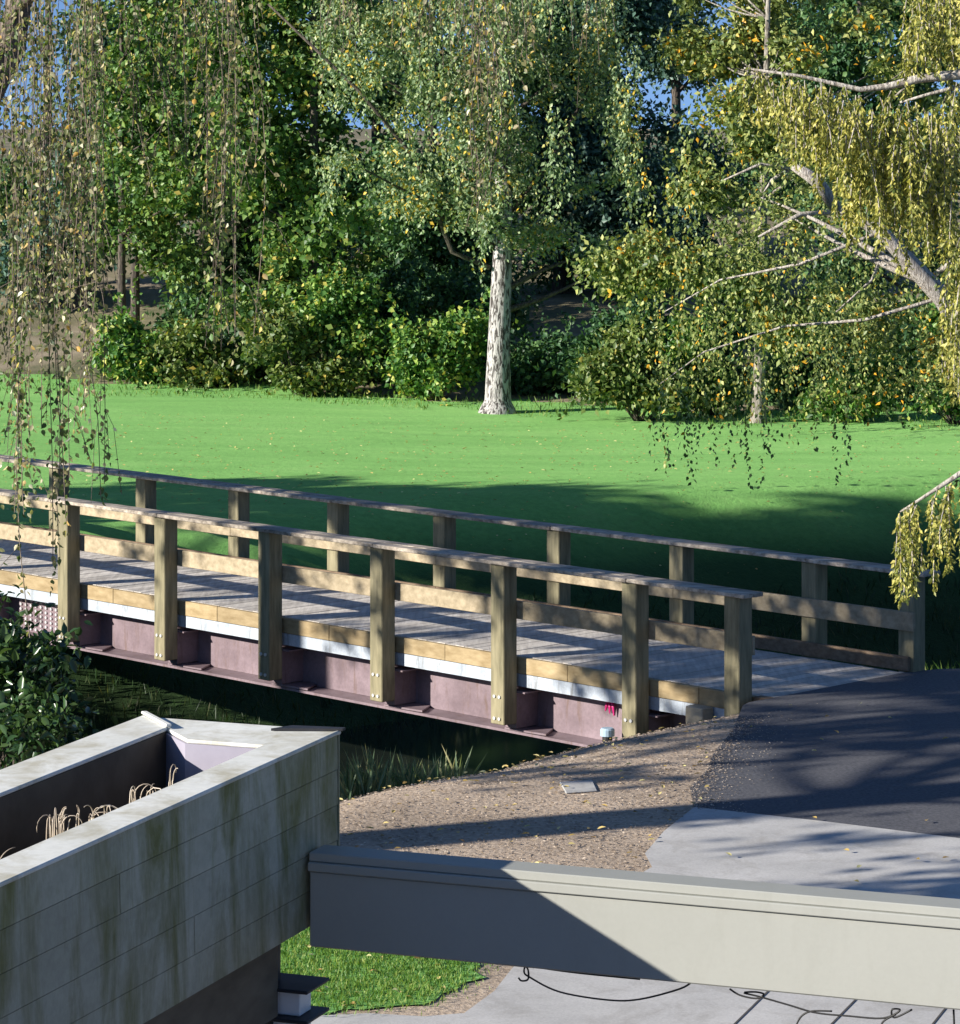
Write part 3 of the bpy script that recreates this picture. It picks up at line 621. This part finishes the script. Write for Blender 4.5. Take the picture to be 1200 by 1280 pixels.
# leaning pale limbed tree nearer on the right
b = base(1290, 46)
def lean_extra(r):
    n = 210; px = np.concatenate([r.uniform(820, 1060, 120), r.uniform(1000, 1200, 90)]); top = np.concatenate([r.uniform(300, 470, 120), r.uniform(150, 420, 90)])
    S0 = np.array([at(x, y, 45.5 + r.normal() * .7) for x, y in zip(px, top)]); ln = np.concatenate([r.uniform(.7, 1.75, 120), r.uniform(.4, 1.6, 90)])
    return strands(r, S0, ln, .05, .075, .08)[:4]
tree('leaning_tree', 'leaning tree with a pale bent limb and hanging yellow leaves over the lawn', 'tree',
     [b, at(1240, 470, 45.2), at(1178, 372, 44.6), at(1100, 288, 44.4), at(1040, 258, 44.4)], [.20, .18, .145, .10, .05],
     [lobe(960, 300, 45.5, 90, 60, wgt=1), lobe(1080, 400, 46.4, 70, 50, wgt=1.0), lobe(1150, 460, 46, 60, 60, wgt=.7), lobe(1000, 230, 45.5, 80, 50, wgt=.8), lobe(1190, 230, 46.6, 60, 60, wgt=.5)], 60, .33, 100, .08, M['lf_autumn'], M['palebark'], 43, extra=lean_extra, limbs=3, flare=False,
     more_limbs=[([at(1045, 260, 44.4), at(1020, 225, 44.3), at(992, 208, 44.2)], [.09, .10, .06]), ([at(1040, 265, 45.4), at(1000, 268, 45.2), at(948, 296, 45)], [.045, .035, .015]), ([at(992, 208, 45.2), at(965, 225, 45), at(955, 240, 45)], [.035, .025, .012]), ([at(1010, 215, 45.2), at(950, 205, 45), at(905, 225, 45)], [.03, .02, .01]),
                 ([at(1178, 372, 44.6), at(1080, 400, 45), at(980, 408, 45.4), at(880, 440, 45.5), at(825, 480, 45.5)], [.03, .024, .018, .012, .006]), ([at(1100, 290, 44.4), at(1000, 330, 45), at(900, 350, 45.4), at(830, 390, 45.5)], [.03, .022, .014, .006]),
                 ([at(1110, 300, 45.6), at(1090, 350, 45.4), at(1045, 390, 45.2)], [.03, .022, .01]), ([at(1160, 350, 45.6), at(1200, 320, 45.4), at(1210, 250, 45.2)], [.05, .04, .02])])
# trees behind
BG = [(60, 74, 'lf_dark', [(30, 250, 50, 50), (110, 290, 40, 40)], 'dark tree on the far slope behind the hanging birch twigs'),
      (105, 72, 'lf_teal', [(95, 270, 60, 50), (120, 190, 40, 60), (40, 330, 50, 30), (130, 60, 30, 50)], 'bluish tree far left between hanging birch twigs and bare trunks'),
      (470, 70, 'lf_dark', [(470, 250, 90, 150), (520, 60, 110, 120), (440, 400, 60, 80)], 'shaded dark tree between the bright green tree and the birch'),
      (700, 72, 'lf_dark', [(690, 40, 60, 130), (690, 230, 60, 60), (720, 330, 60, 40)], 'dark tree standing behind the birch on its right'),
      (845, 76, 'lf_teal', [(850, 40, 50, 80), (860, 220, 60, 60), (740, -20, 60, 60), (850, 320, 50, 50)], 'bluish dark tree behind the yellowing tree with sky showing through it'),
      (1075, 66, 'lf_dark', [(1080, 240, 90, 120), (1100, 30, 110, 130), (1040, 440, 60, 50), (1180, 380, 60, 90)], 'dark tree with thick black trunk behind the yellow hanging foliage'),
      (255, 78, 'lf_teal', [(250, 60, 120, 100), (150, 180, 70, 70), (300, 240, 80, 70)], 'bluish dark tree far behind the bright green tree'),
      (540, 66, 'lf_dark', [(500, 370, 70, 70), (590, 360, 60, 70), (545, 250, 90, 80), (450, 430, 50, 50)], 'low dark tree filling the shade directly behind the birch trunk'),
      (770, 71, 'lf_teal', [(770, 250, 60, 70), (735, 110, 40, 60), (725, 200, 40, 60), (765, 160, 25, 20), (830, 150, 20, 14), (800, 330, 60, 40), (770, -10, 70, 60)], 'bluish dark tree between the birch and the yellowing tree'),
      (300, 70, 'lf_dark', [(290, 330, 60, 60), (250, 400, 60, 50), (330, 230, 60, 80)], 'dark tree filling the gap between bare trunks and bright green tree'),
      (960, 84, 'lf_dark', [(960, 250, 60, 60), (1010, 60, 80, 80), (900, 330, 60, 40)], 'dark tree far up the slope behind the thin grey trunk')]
for k, (px, Y, mt, ls, lab) in enumerate(BG):
    T(px, Y, .17, [lobe(*l[:2], Y, *l[2:]) for l in ls], name='background_tree', label=lab, nclump=int(26 * len(ls)), crad=.68, per=260, leaf=.16, lmat=M[mt], bmat=M['darkbark'], seed=60 + k, width=.6, limbs=20, group='trees behind the lawn')
# shrubs
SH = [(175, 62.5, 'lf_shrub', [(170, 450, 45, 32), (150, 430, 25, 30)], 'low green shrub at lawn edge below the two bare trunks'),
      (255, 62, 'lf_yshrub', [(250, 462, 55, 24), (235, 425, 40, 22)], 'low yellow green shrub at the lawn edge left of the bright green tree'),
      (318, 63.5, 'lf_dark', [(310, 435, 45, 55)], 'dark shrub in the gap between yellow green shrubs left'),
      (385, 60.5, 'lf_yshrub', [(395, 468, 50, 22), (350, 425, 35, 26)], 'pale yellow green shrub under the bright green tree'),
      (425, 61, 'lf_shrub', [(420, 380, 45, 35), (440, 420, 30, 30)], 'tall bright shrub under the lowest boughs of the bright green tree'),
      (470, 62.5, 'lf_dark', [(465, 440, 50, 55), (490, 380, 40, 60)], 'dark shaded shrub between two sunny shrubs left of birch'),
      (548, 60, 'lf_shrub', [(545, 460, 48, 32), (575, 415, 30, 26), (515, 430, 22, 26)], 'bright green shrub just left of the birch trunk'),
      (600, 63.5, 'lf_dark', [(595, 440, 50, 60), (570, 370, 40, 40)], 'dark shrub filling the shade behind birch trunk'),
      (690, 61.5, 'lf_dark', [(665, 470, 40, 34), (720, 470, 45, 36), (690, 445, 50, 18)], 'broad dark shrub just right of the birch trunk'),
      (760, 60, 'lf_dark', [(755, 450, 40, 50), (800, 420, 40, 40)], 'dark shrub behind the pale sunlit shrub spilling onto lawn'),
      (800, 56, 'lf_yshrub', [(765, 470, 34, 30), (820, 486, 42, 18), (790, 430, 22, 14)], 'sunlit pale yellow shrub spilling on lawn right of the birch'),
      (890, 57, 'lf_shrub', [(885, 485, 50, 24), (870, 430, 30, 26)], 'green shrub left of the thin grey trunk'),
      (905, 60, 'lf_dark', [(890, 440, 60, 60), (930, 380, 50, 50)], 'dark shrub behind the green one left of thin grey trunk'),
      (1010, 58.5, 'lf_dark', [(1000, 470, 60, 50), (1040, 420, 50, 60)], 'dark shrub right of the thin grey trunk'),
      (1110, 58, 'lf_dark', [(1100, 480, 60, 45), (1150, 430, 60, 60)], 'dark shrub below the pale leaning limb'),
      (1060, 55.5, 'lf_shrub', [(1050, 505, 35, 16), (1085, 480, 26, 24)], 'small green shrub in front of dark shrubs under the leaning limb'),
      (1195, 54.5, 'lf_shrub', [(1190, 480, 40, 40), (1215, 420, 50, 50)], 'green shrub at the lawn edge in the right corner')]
for k, (px, Y, mt, ls, lab) in enumerate(SH):
    r = np.random.default_rng(90 + k); b = base(px, Y); root = thing('shrub', b, lab, 'shrub', 'shrubs along the far lawn edge')
    C, d = clumps(r, [lobe(*l[:2], Y, *l[2:]) for l in ls], 27 * len(ls), .62); C[:, 2] = np.maximum(C[:, 2], gz(b.x, b.y) + .12)
    P, A, N, L = clump_leaves(r, C, .30, 170, .125, .3); cen = C.mean(0)
    far = C[np.argsort(-np.linalg.norm((C - cen) / C.std(0).clip(.1), axis=1))[:22]]; u = r.random((22, 26, 1)) ** .8; dirn = nrm(far - cen + r.normal(size=far.shape) * .3 + np.array([0, 0, .55]))[:, None, :]
    sp = (far[:, None, :] + dirn * u * r.uniform(.4, 1.25, (22, 1, 1)) + np.array([0, 0, -.35]) * u ** 2.5 + r.normal(size=(22, 26, 3)) * .04).reshape(-1, 3)
    P = np.concatenate([P, sp]); A = np.concatenate([A, rdirs(r, len(sp)) + np.repeat(dirn[:, 0, :], 26, 0) * .6]); N = np.concatenate([N, rdirs(r, len(sp)) + np.array([0, 0, .5])]); L = np.concatenate([L, r.uniform(.07, .14, len(sp))]); P[:, 2] = np.maximum(P[:, 2], gz(b.x, b.y) + .02)
    m = MB()
    for c in C[:16]: m.tube(bend(r, b - Vector((0, 0, .1)), c, 5, .08), [.025, .02, .016, .012, .006], 5)
    m.build('stem', M['darkbark'], root, smooth=True); leaves('foliage', P, A, N, L, L * .7, M[mt], root)

# weeping birch close by on the left
def weep():
    r = np.random.default_rng(7); YW = 16.0
    b = Vector((-5.6, 14.2, gz(-5.6, 14.2))); root = thing('weeping_birch', b, 'weeping birch close by with long hanging twigs of browning leaves at left', 'tree')
    m = MB(); tp = [b - Vector((0, 0, .2)), b + Vector((.2, 0, 2.2)), b + Vector((.9, .3, 4.0)), at(-70, 200, 15.6), at(12, 60, 16.2), at(34, -40, 16.3), at(60, -330, 16.4)]
    m.tube(tp, [.30, .24, .19, .16, .085, .07, .05], 10)
    l1 = [at(20, -60, 16.3), at(160, -120, 16.2), at(330, -100, 16), at(480, -170, 16), at(640, -150, 16)]; m.tube(l1, [.05, .045, .035, .025, .012], 6)
    l2 = [at(10, 20, 16.2), at(80, -40, 15.6), at(150, -40, 15.2)]; m.tube(l2, [.03, .022, .012], 5)
    S0, ln = [], []
    def put(n, x0, x1, y0, y1, e0, e1, dY=.7):
        for _ in range(n):
            x = r.uniform(x0, x1); y = r.uniform(y0, y1); Y = YW + r.normal() * dY; e = r.uniform(e0, e1); S0.append(np.array(at(x, y, Y))); ln.append(max(.3, (e - y) * Y / FPX))
    put(18, -30, 48, -120, 20, 420, 800); put(15, 40, 118, -120, 30, 260, 470); put(7, 90, 122, -100, 0, 480, 640); put(9, 10, 90, -100, 40, 600, 740); put(8, 0, 110, 40, 200, 330, 480)
    put(13, 255, 315, -130, -20, 250, 480, .4); put(8, 150, 260, -130, -40, 60, 260, .4); put(8, 595, 642, -150, -60, 120, 300, .4); put(9, 400, 590, -140, -60, 20, 110, .4); put(5, 640, 760, -140, -80, 0, 100)
    SP = []; P, A, N, L, Tw = strands(r, S0, ln, .026, .034, .04, .7)
    for t in Tw:
        m.tube(t, .0024, 3, False)
        for q in range(6):      # side twigs, hanging tangled
            a = Vector(t[int(r.integers(0, len(t) - 1))]); d = Vector((r.normal() * .10, r.normal() * .10, 0)); ln_ = r.uniform(.12, .45); tw = [a, a + d * .5 + Vector((0, 0, -.2 * ln_)), a + d - Vector((0, 0, ln_))]; m.tube(tw, .0016, 3, False)
            k_ = int(r.integers(3, 9)); f_ = r.random(k_)[:, None]; SP.append(np.array(tw[1]) * (1 - f_) + np.array(tw[2]) * f_)
    SP = np.concatenate(SP); P = np.concatenate([P, SP]); a = rdirs(r, len(SP)); a[:, 2] -= .9; A = np.concatenate([A, a]); N = np.concatenate([N, rdirs(r, len(SP))]); L = np.concatenate([L, r.uniform(.018, .040, len(SP))])
    m.build('trunk', M['twig'], root, smooth=True)
    leaves('crown', P, A, N, L, L * .72, M['lf_weep'], root, True)
weep()
# golden weeping cedar close by on the right
def cedar():
    r = np.random.default_rng(17); YC = 15.0; b = Vector((5.0, 15.8, 0)); root = thing('weeping_cedar', b, 'golden weeping cedar with drooping sprays on pale bare branches at right', 'tree')
    m = MB(); m.tube([b - Vector((0, 0, .2)), b + Vector((0, 0, 2.5)), b + Vector((-.1, 0, 5.5)), b + Vector((-.1, 0, 9))], [.26, .22, .16, .06], 10)
    def br(pts, r0, r1, Y=YC):
        P = [at(x, y, Y) for x, y in pts]; n = len(P); m.tube(P, [r0 + (r1 - r0) * i / (n - 1) for i in range(n)], 6)
    br([(1900, -60), (1500, 40), (1290, 88), (1200, 93), (1150, 98), (1110, 108), (1075, 112), (1000, 95), (930, 85)], .04, .004)
    br([(1290, 88), (1200, 108), (1160, 118), (1125, 128)], .014, .005); br([(1160, 97), (1135, 106), (1108, 130)], .008, .004)
    br([(1900, -200), (1400, -90), (1230, -40), (1140, -20)], .035, .006)
    br([(1900, 500), (1450, 520), (1290, 555), (1200, 592), (1160, 618), (1125, 640)], .03, .004)
    br([(1900, 220), (1400, 260), (1260, 300), (1190, 330)], .03, .006); br([(1190, 97), (1188, 180), (1176, 260)], .006, .003)
    P, A, N, L = [], [], [], []
    def spray(s, ln):
        n = max(6, int(ln / .012)); d = r.normal(size=3) * np.array([.12, .12, 0]); path = [s + np.array([0, 0, -ln * t]) + d * ln * math.sin(t * 2) for t in np.linspace(0, 1, n)]
        m.tube([Vector(p) for p in path[::max(1, n // 4)]], .003, 3, False)
        for i, p in enumerate(path):
            t = i / n; a = r.uniform(0, 6.28); out = np.array([math.cos(a), math.sin(a), 0]); l = r.uniform(.028, .068) * (1.0 - .45 * t) * min(1, .45 + t * 3)
            ax = out * r.uniform(.35, .75) + np.array([0, 0, -1.0])
            for q in range(4):
                P.append(p + ax * l * q * .3); A.append(ax + r.normal(size=3) * .38); N.append(r.normal(size=3)); L.append(r.uniform(.020, .033))
    def area(n, poly, l0, l1):
        (x0, y0), (x1, y1), h0, h1 = poly
        for _ in range(n):
            t = r.random(); x = x0 + (x1 - x0) * t; y = y0 + (y1 - y0) * t + r.random() * (h0 + (h1 - h0) * t); spray(np.array(at(x, y, YC + r.normal() * .35)), r.uniform(l0, l1))
    area(24, [(935, 78), (1010, 95), 10, 60], .12, .30); area(52, [(1005, 95), (1080, 108), 50, 110], .2, .38); area(64, [(1050, 108), (1130, 112), 110, 90], .22, .42)
    area(42, [(1110, 110), (1200, 100), 90, 90], .2, .40); area(26, [(1130, 190), (1210, 180), 60, 60], .2, .40); area(40, [(1140, -40), (1230, -50), 60, 70], .22, .40)
    area(48, [(1180, 330), (1240, 300), 110, 150], .2, .42); area(9, [(1122, 640), (1142, 626), 6, 6], .30, .44); area(18, [(1142, 626), (1215, 586), 10, 10], .16, .42); area(8, [(1160, 250), (1200, 250), 60, 60], .2, .4)
    m.build('trunk', M['palebark'], root, smooth=True)
    L = np.array(L); leaves('crown', np.array(P), np.array(A), np.array(N), L, L * .5, M['lf_cedar'], root)
cedar()
# shade trees left of the view: their crowns throw the shadow on the lawn and the bridge
def shade(name, label, e, c, trunk_r, top, lobes, n, per, leaf, crad, seed, sparse=()):
    b = ec(e, c); b.z = gz(b.x, b.y); L = []
    for le, lc, lz, re_, rc, rz in lobes:
        p = ec(le, lc, lz); L.append((p.x, p.y, p.z, re_, rc, rz))
    def extra(r):
        out = []
        for (le, lc, lz, re_, rc, rz), k in sparse:
            p = ec(le, lc, lz); C, d = clumps(r, [(p.x, p.y, p.z, re_, rc, rz)], k); out.append(clump_leaves(r, C, .34, 40, .2, .5))
        return tuple(np.concatenate(q) for q in zip(*out))
    tree(name, label, 'tree', [b, Vector((b.x, b.y, top * .5)), Vector((b.x, b.y, top))], [trunk_r, trunk_r * .9, trunk_r * .4], L, n, crad, per, leaf, M['lf_dark'], M['darkbark'], seed, group='shade trees beyond the left edge', width=.7, limbs=24, extra=extra if sparse else None)
shade('shade_tree', 'thick trunked tree left of the view that shades the asphalt', -3, 22.5, .38, 9.5, [(-3, 25.5, 8.4, 2.4, 3.2, 2.1), (-3, 21.5, 8.3, 2.4, 2.2, 1.7), (-3.5, 28.5, 9.0, 2.2, 2.0, 2.0)], 190, 80, .22, .5, 201, [((-3, 19.8, 5.55, 2.5, 1.9, .75), 30), ((-3, 26.5, 6.3, 2.4, 2.4, 1.0), 36), ((-3, 28.5, 7.0, 2.4, 1.8, 1.0), 34), ((-3, 24, 5.2, 2.4, 2.0, .6), 8)])
shade('shade_tree', 'open crowned tree left of the view that dapples the bridge', -4, 33, .22, 10, [(-4, 32, 9.4, 2.2, 2.6, 1.9), (-4, 35.5, 9.0, 2.2, 2.2, 1.9)], 230, 75, .22, .6, 202, [((-4, 32.5, 6.9, 2.2, 3.0, .9), 26), ((-4, 36, 6.6, 2.2, 2.2, 1.0), 16)])
shade('shade_tree', 'dense tree left of the view that shades the lawn bank', -4, 40, .26, 10, [(-4, 38.5, 8.9, 2.4, 2.4, 2.3), (-4, 40.8, 8.6, 2.0, 1.6, 1.9), (-4, 43, 7.4, 1.8, 1.5, 1.2), (-4, 45, 6.7, 1.4, 1.2, .8), (-4, 43.6, 5.2, 1.5, 1.5, 1.1), (-4, 45.6, 5.0, 1.2, .9, .8)], 420, 110, .25, .55, 203)

r = np.random.default_rng(222)
for k, (e, c, h) in enumerate([(-.5, 27, 2.2), (0, 29.8, 2.3), (.3, 32.4, 2.4), (0, 35, 2.5), (-.5, 37.6, 2.5)]):  # unseen shrubs added to keep sun off the creek under the bridge
    b = ec(e, c); b.z = gz(b.x, b.y); hh = h - b.z; root = thing('creek_shade_shrub', b, 'unseen shrub added left of the view to shade the creek', 'shrub', 'unseen shrubs added beyond the left edge')
    C, d = clumps(r, [(b.x, b.y, b.z + hh * .48, 1.5, 1.5, hh * .5)], 60, .5); P, A, N, L = clump_leaves(r, C, .45, 80, .16, .4); P[:, 2] = np.maximum(P[:, 2], hgt(P[:, 0], P[:, 1]))
    m = MB()
    for q in C[:14]: m.tube(bend(r, b, q, 5, .06), [.03, .025, .02, .015, .008], 5)
    m.build('stem', M['darkbark'], root, smooth=True); leaves('foliage', P, A, N, L, L * .5, M['lf_dark'], root)
# bush, reeds and ground cover on the near bank
r = np.random.default_rng(44); b = base(20, 26); root = thing('glossy_bush', b, 'dark glossy leaved bush at the left in front of the bridge', 'bush')
C, d = clumps(r, [lobe(10, 850, 26, 75, 70), lobe(70, 880, 25.6, 45, 60), lobe(-30, 800, 26.5, 60, 60), lobe(20, 930, 25, 60, 50), lobe(55, 810, 26, 40, 40)], 120, .5)
P, A, N, L = clump_leaves(r, C, .2, 26, .10, .4)
m = MB()
for c in C[:40]: m.tube(bend(r, b, c, 5, .07), [.018, .015, .012, .008, .004], 5)
m.build('stem', M['darkbark'], root, smooth=True); leaves('foliage', P, A, N, L, L * .58, M['lf_bush'], root, True)
def blades(name, X, Y, h, wdt, mat, rr, kind='stuff', lean=.35, parent=None, dz=0):
    n = len(X); P = np.stack([X, Y, hgt(X, Y) + dz], 1); A = np.concatenate([rr.normal(size=(n, 2)) * lean, np.ones((n, 1))], 1)
    N = np.concatenate([rr.normal(size=(n, 2)), .2 * rr.random((n, 1))], 1); o = leaves(name, P, A, N, h, wdt, mat, parent, fold=.1)
    return tag(o, kind=kind) if kind else o
for k, (px, py, n, h, lab) in enumerate([(452, 972, 85, .36, 'largest pale green reed tuft on the bank beside the planter corner'), (505, 966, 52, .26, 'small reed tuft in the middle of the bank edge'), (545, 962, 34, .24, 'sparse reed tuft furthest from the planter on bank edge')]):
    r = np.random.default_rng(300 + k); c = on(px, py, -.1)
    X = c.x + r.normal(size=n) * .12; Y = c.y + .22 + r.normal(size=n) * .12
    o = blades('reed_tuft', X, Y, h * r.uniform(.7, 1.45, n), .024, M['lf_reed'], r, None); tag(o, lab, 'reeds', 'reed tufts on the creek bank')
r = np.random.default_rng(77)
def scatter(n, x0, x1, y0, y1, keep):
    X = r.uniform(x0, x1, n); Y = r.uniform(y0, y1, n); k = keep(X, Y); return X[k], Y[k]
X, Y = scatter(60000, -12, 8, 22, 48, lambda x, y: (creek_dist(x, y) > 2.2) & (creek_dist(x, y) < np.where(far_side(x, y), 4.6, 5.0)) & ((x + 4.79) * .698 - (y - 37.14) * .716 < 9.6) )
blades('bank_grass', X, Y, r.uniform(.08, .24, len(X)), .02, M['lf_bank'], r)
X, Y = scatter(26000, -11, 10, 54, 68, lambda x, y: far_side(x, y) & (y < lawn_edge(x) + .4) & (y > lawn_edge(x) - 2.2 - 1.2 * np.sin(x * 1.7) * (x > -1)))
blades('edge_grass', X, Y, r.uniform(.04, .22, len(X)) * r.random(len(X)), .018, M['lf_grass'], r)
X, Y = scatter(2600, 4.4, 7, 30.5, 33.6, lambda x, y: (y > 31.75 + (x - 4.4) * .2))
blades('rough_grass', X, Y, r.uniform(.08, .22, len(X)), .018, M['lf_grass'], r)
def inpoly(X, Y, pts):
    c = np.zeros(X.shape, bool); n = len(pts)
    for i in range(n):
        (x0, y0), (x1, y1) = pts[i], pts[(i + 1) % n]; k = ((y0 > Y) != (y1 > Y)) & (X < (x1 - x0) * (Y - y0) / (y1 - y0 + 1e-12) + x0); c ^= k
    return c
gp = [tuple(p) for p in grass_pts]
X, Y = scatter(40000, -2, .4, 18.8, 23, lambda x, y: inpoly(x + r.normal(size=x.shape) * .07, y + r.normal(size=x.shape) * .09, gp))
blades('short_grass', X, Y, r.uniform(.02, .05, len(X)), .008, M['lf_grass'], r, lean=.5, dz=.01)
# fallen leaves and mulch chips
def litter(name, X, Y, size, mat, dz):
    n = len(X); P = np.stack([X, Y, hgt(X, Y) + dz], 1); a = r.uniform(0, 6.28, n); A = np.stack([np.cos(a), np.sin(a), r.uniform(-.1, .4, n)], 1); N = rdirs(r, n) * .4; N[:, 2] += 1
    return tag(leaves(name, P, A, N, size * r.uniform(.6, 1.3, n), size * .6, mat, None, True), kind='stuff')
X1, Y1 = scatter(260, -2, .5, 18.8, 23, lambda x, y: inpoly(x, y, gp)); X2, Y2 = scatter(500, -3, 2, 21, 29, lambda x, y: (creek_dist(x, y) > 6.5) & ~inpoly(x, y, [tuple(p) for p in conc])); X3, Y3 = scatter(1500, -9, 9, 44, 59, lambda x, y: far_side(x, y) & (creek_dist(x, y) > 5))
X4, Y4 = scatter(40, 1.5, 5, 22, 31, lambda x, y: y < 30)
litter('fallen_leaves', np.concatenate([X1, X2, X3, X4]), np.concatenate([Y1, Y2, Y3, Y4]), .055, M['lf_fall'], .03)
M['chip'] = leaf_mat('mulch_chips', [(0, (.23, .175, .125)), (.6, (.48, .385, .29)), (1, (.64, .535, .42))], .0, gain=1)
ap = [tuple(p) for p in asph]; cpn = [tuple(p) for p in conc]
X, Y = scatter(16000, -3, 2.8, 21, 30, lambda x, y: (creek_dist(x, y) > 6.4) & ~inpoly(x, y, ap) & ~inpoly(x, y, cpn) & ~inpoly(x, y, gp))
litter('mulch_chips', X, Y, .026, M['chip'], .006)
X, Y = scatter(150000, .5, 3.5, 23.5, 30.5, lambda x, y: inpoly(x, y, ap)); EP = np.array([ap[i] for i in (0, 1, 2, 3, 4, 5)])
de = np.full(X.shape, 9.0)
for (ax, ay), (bx_, by_) in zip(EP[:-1], EP[1:]):
    t_ = np.clip(((X - ax) * (bx_ - ax) + (Y - ay) * (by_ - ay)) / ((bx_ - ax) ** 2 + (by_ - ay) ** 2), 0, 1); de = np.minimum(de, np.hypot(X - ax - t_ * (bx_ - ax), Y - ay - t_ * (by_ - ay)))
k = r.random(len(X)) < np.exp(-de / .12) * .5; litter('edge_chips', X[k], Y[k], .018, M['chip'], .010)
# utility lid, capped pipe, marker ribbon
q = [on(699, 979), on(741, 977), on(747, 990), on(707, 993)]; m = MB(); m.poly([p[:2] for p in reversed(q)], .002, .014); M['lid'] = simple('lid_concrete', (.38, .37, .35), (.52, .51, .48), 9, .85, .4)
tag(m.build('utility_lid', M['lid'], None, bevel=.008), 'small pale grey utility lid set in the brown mulch ground', 'utility lid')
pb = BF((8.72, -.10, -.84)); root = thing('standpipe', pb, 'short pipe with pale blue cap under the bridge end', 'pipe')
m = MB(); m.tube([pb, pb + Vector((0, 0, .30))], .05, 14); m.build('pipe', M['black'], root, smooth=False)
m = MB(); m.tube([pb + Vector((0, 0, .30)), pb + Vector((0, 0, .36)), pb + Vector((0, 0, .375))], [.07, .07, .055], 16); M['bluecap'] = simple('blue_cap', (.30, .42, .52), (.42, .54, .64), 6, .5, 0); m.build('cap', M['bluecap'], root)
M['pink'] = simple('pink_ribbon', (.62, .02, .18), (.75, .04, .26), 6, .5, 0)
m = MB(); c = BF((8.22, .46, -.34)); s = BD
for k in range(3):
    o_ = c + s * .03 * (k - 1); m.tube([o_, o_ + Vector((.012 * (k - 1), -.02, -.05)), o_ + Vector((.02 * (k - 1), -.015, -.10 - .02 * k))], [.012, .017, .006], 5)
m.tube([c + s * -.04, c + s * .04], .016, 6)
tag(m.build('marker_ribbon', M['pink'], None), 'bright pink marker ribbon tied under the bridge near its right end', 'ribbon')

for k, (x, y, h, lab) in enumerate([(14, 31, 10, 'nearer unseen tree added right of the view to shade the posts'), (15, 39, 10, 'farthest unseen tree added right of the view to shade the posts')]):  # unseen trees added to block sky fill on the shaded post sides
    tree('sky_block_tree', lab, 'tree', [(x, y, gz(x, y)), (x, y, h * .5), (x, y, h)], [.22, .18, .06], [(x, y, h * .55, 2.8, 2.8, h * .45)], 110, .7, 60, .25, M['lf_dark'], M['darkbark'], 400 + k, group='unseen trees added beyond the right edge', limbs=12)
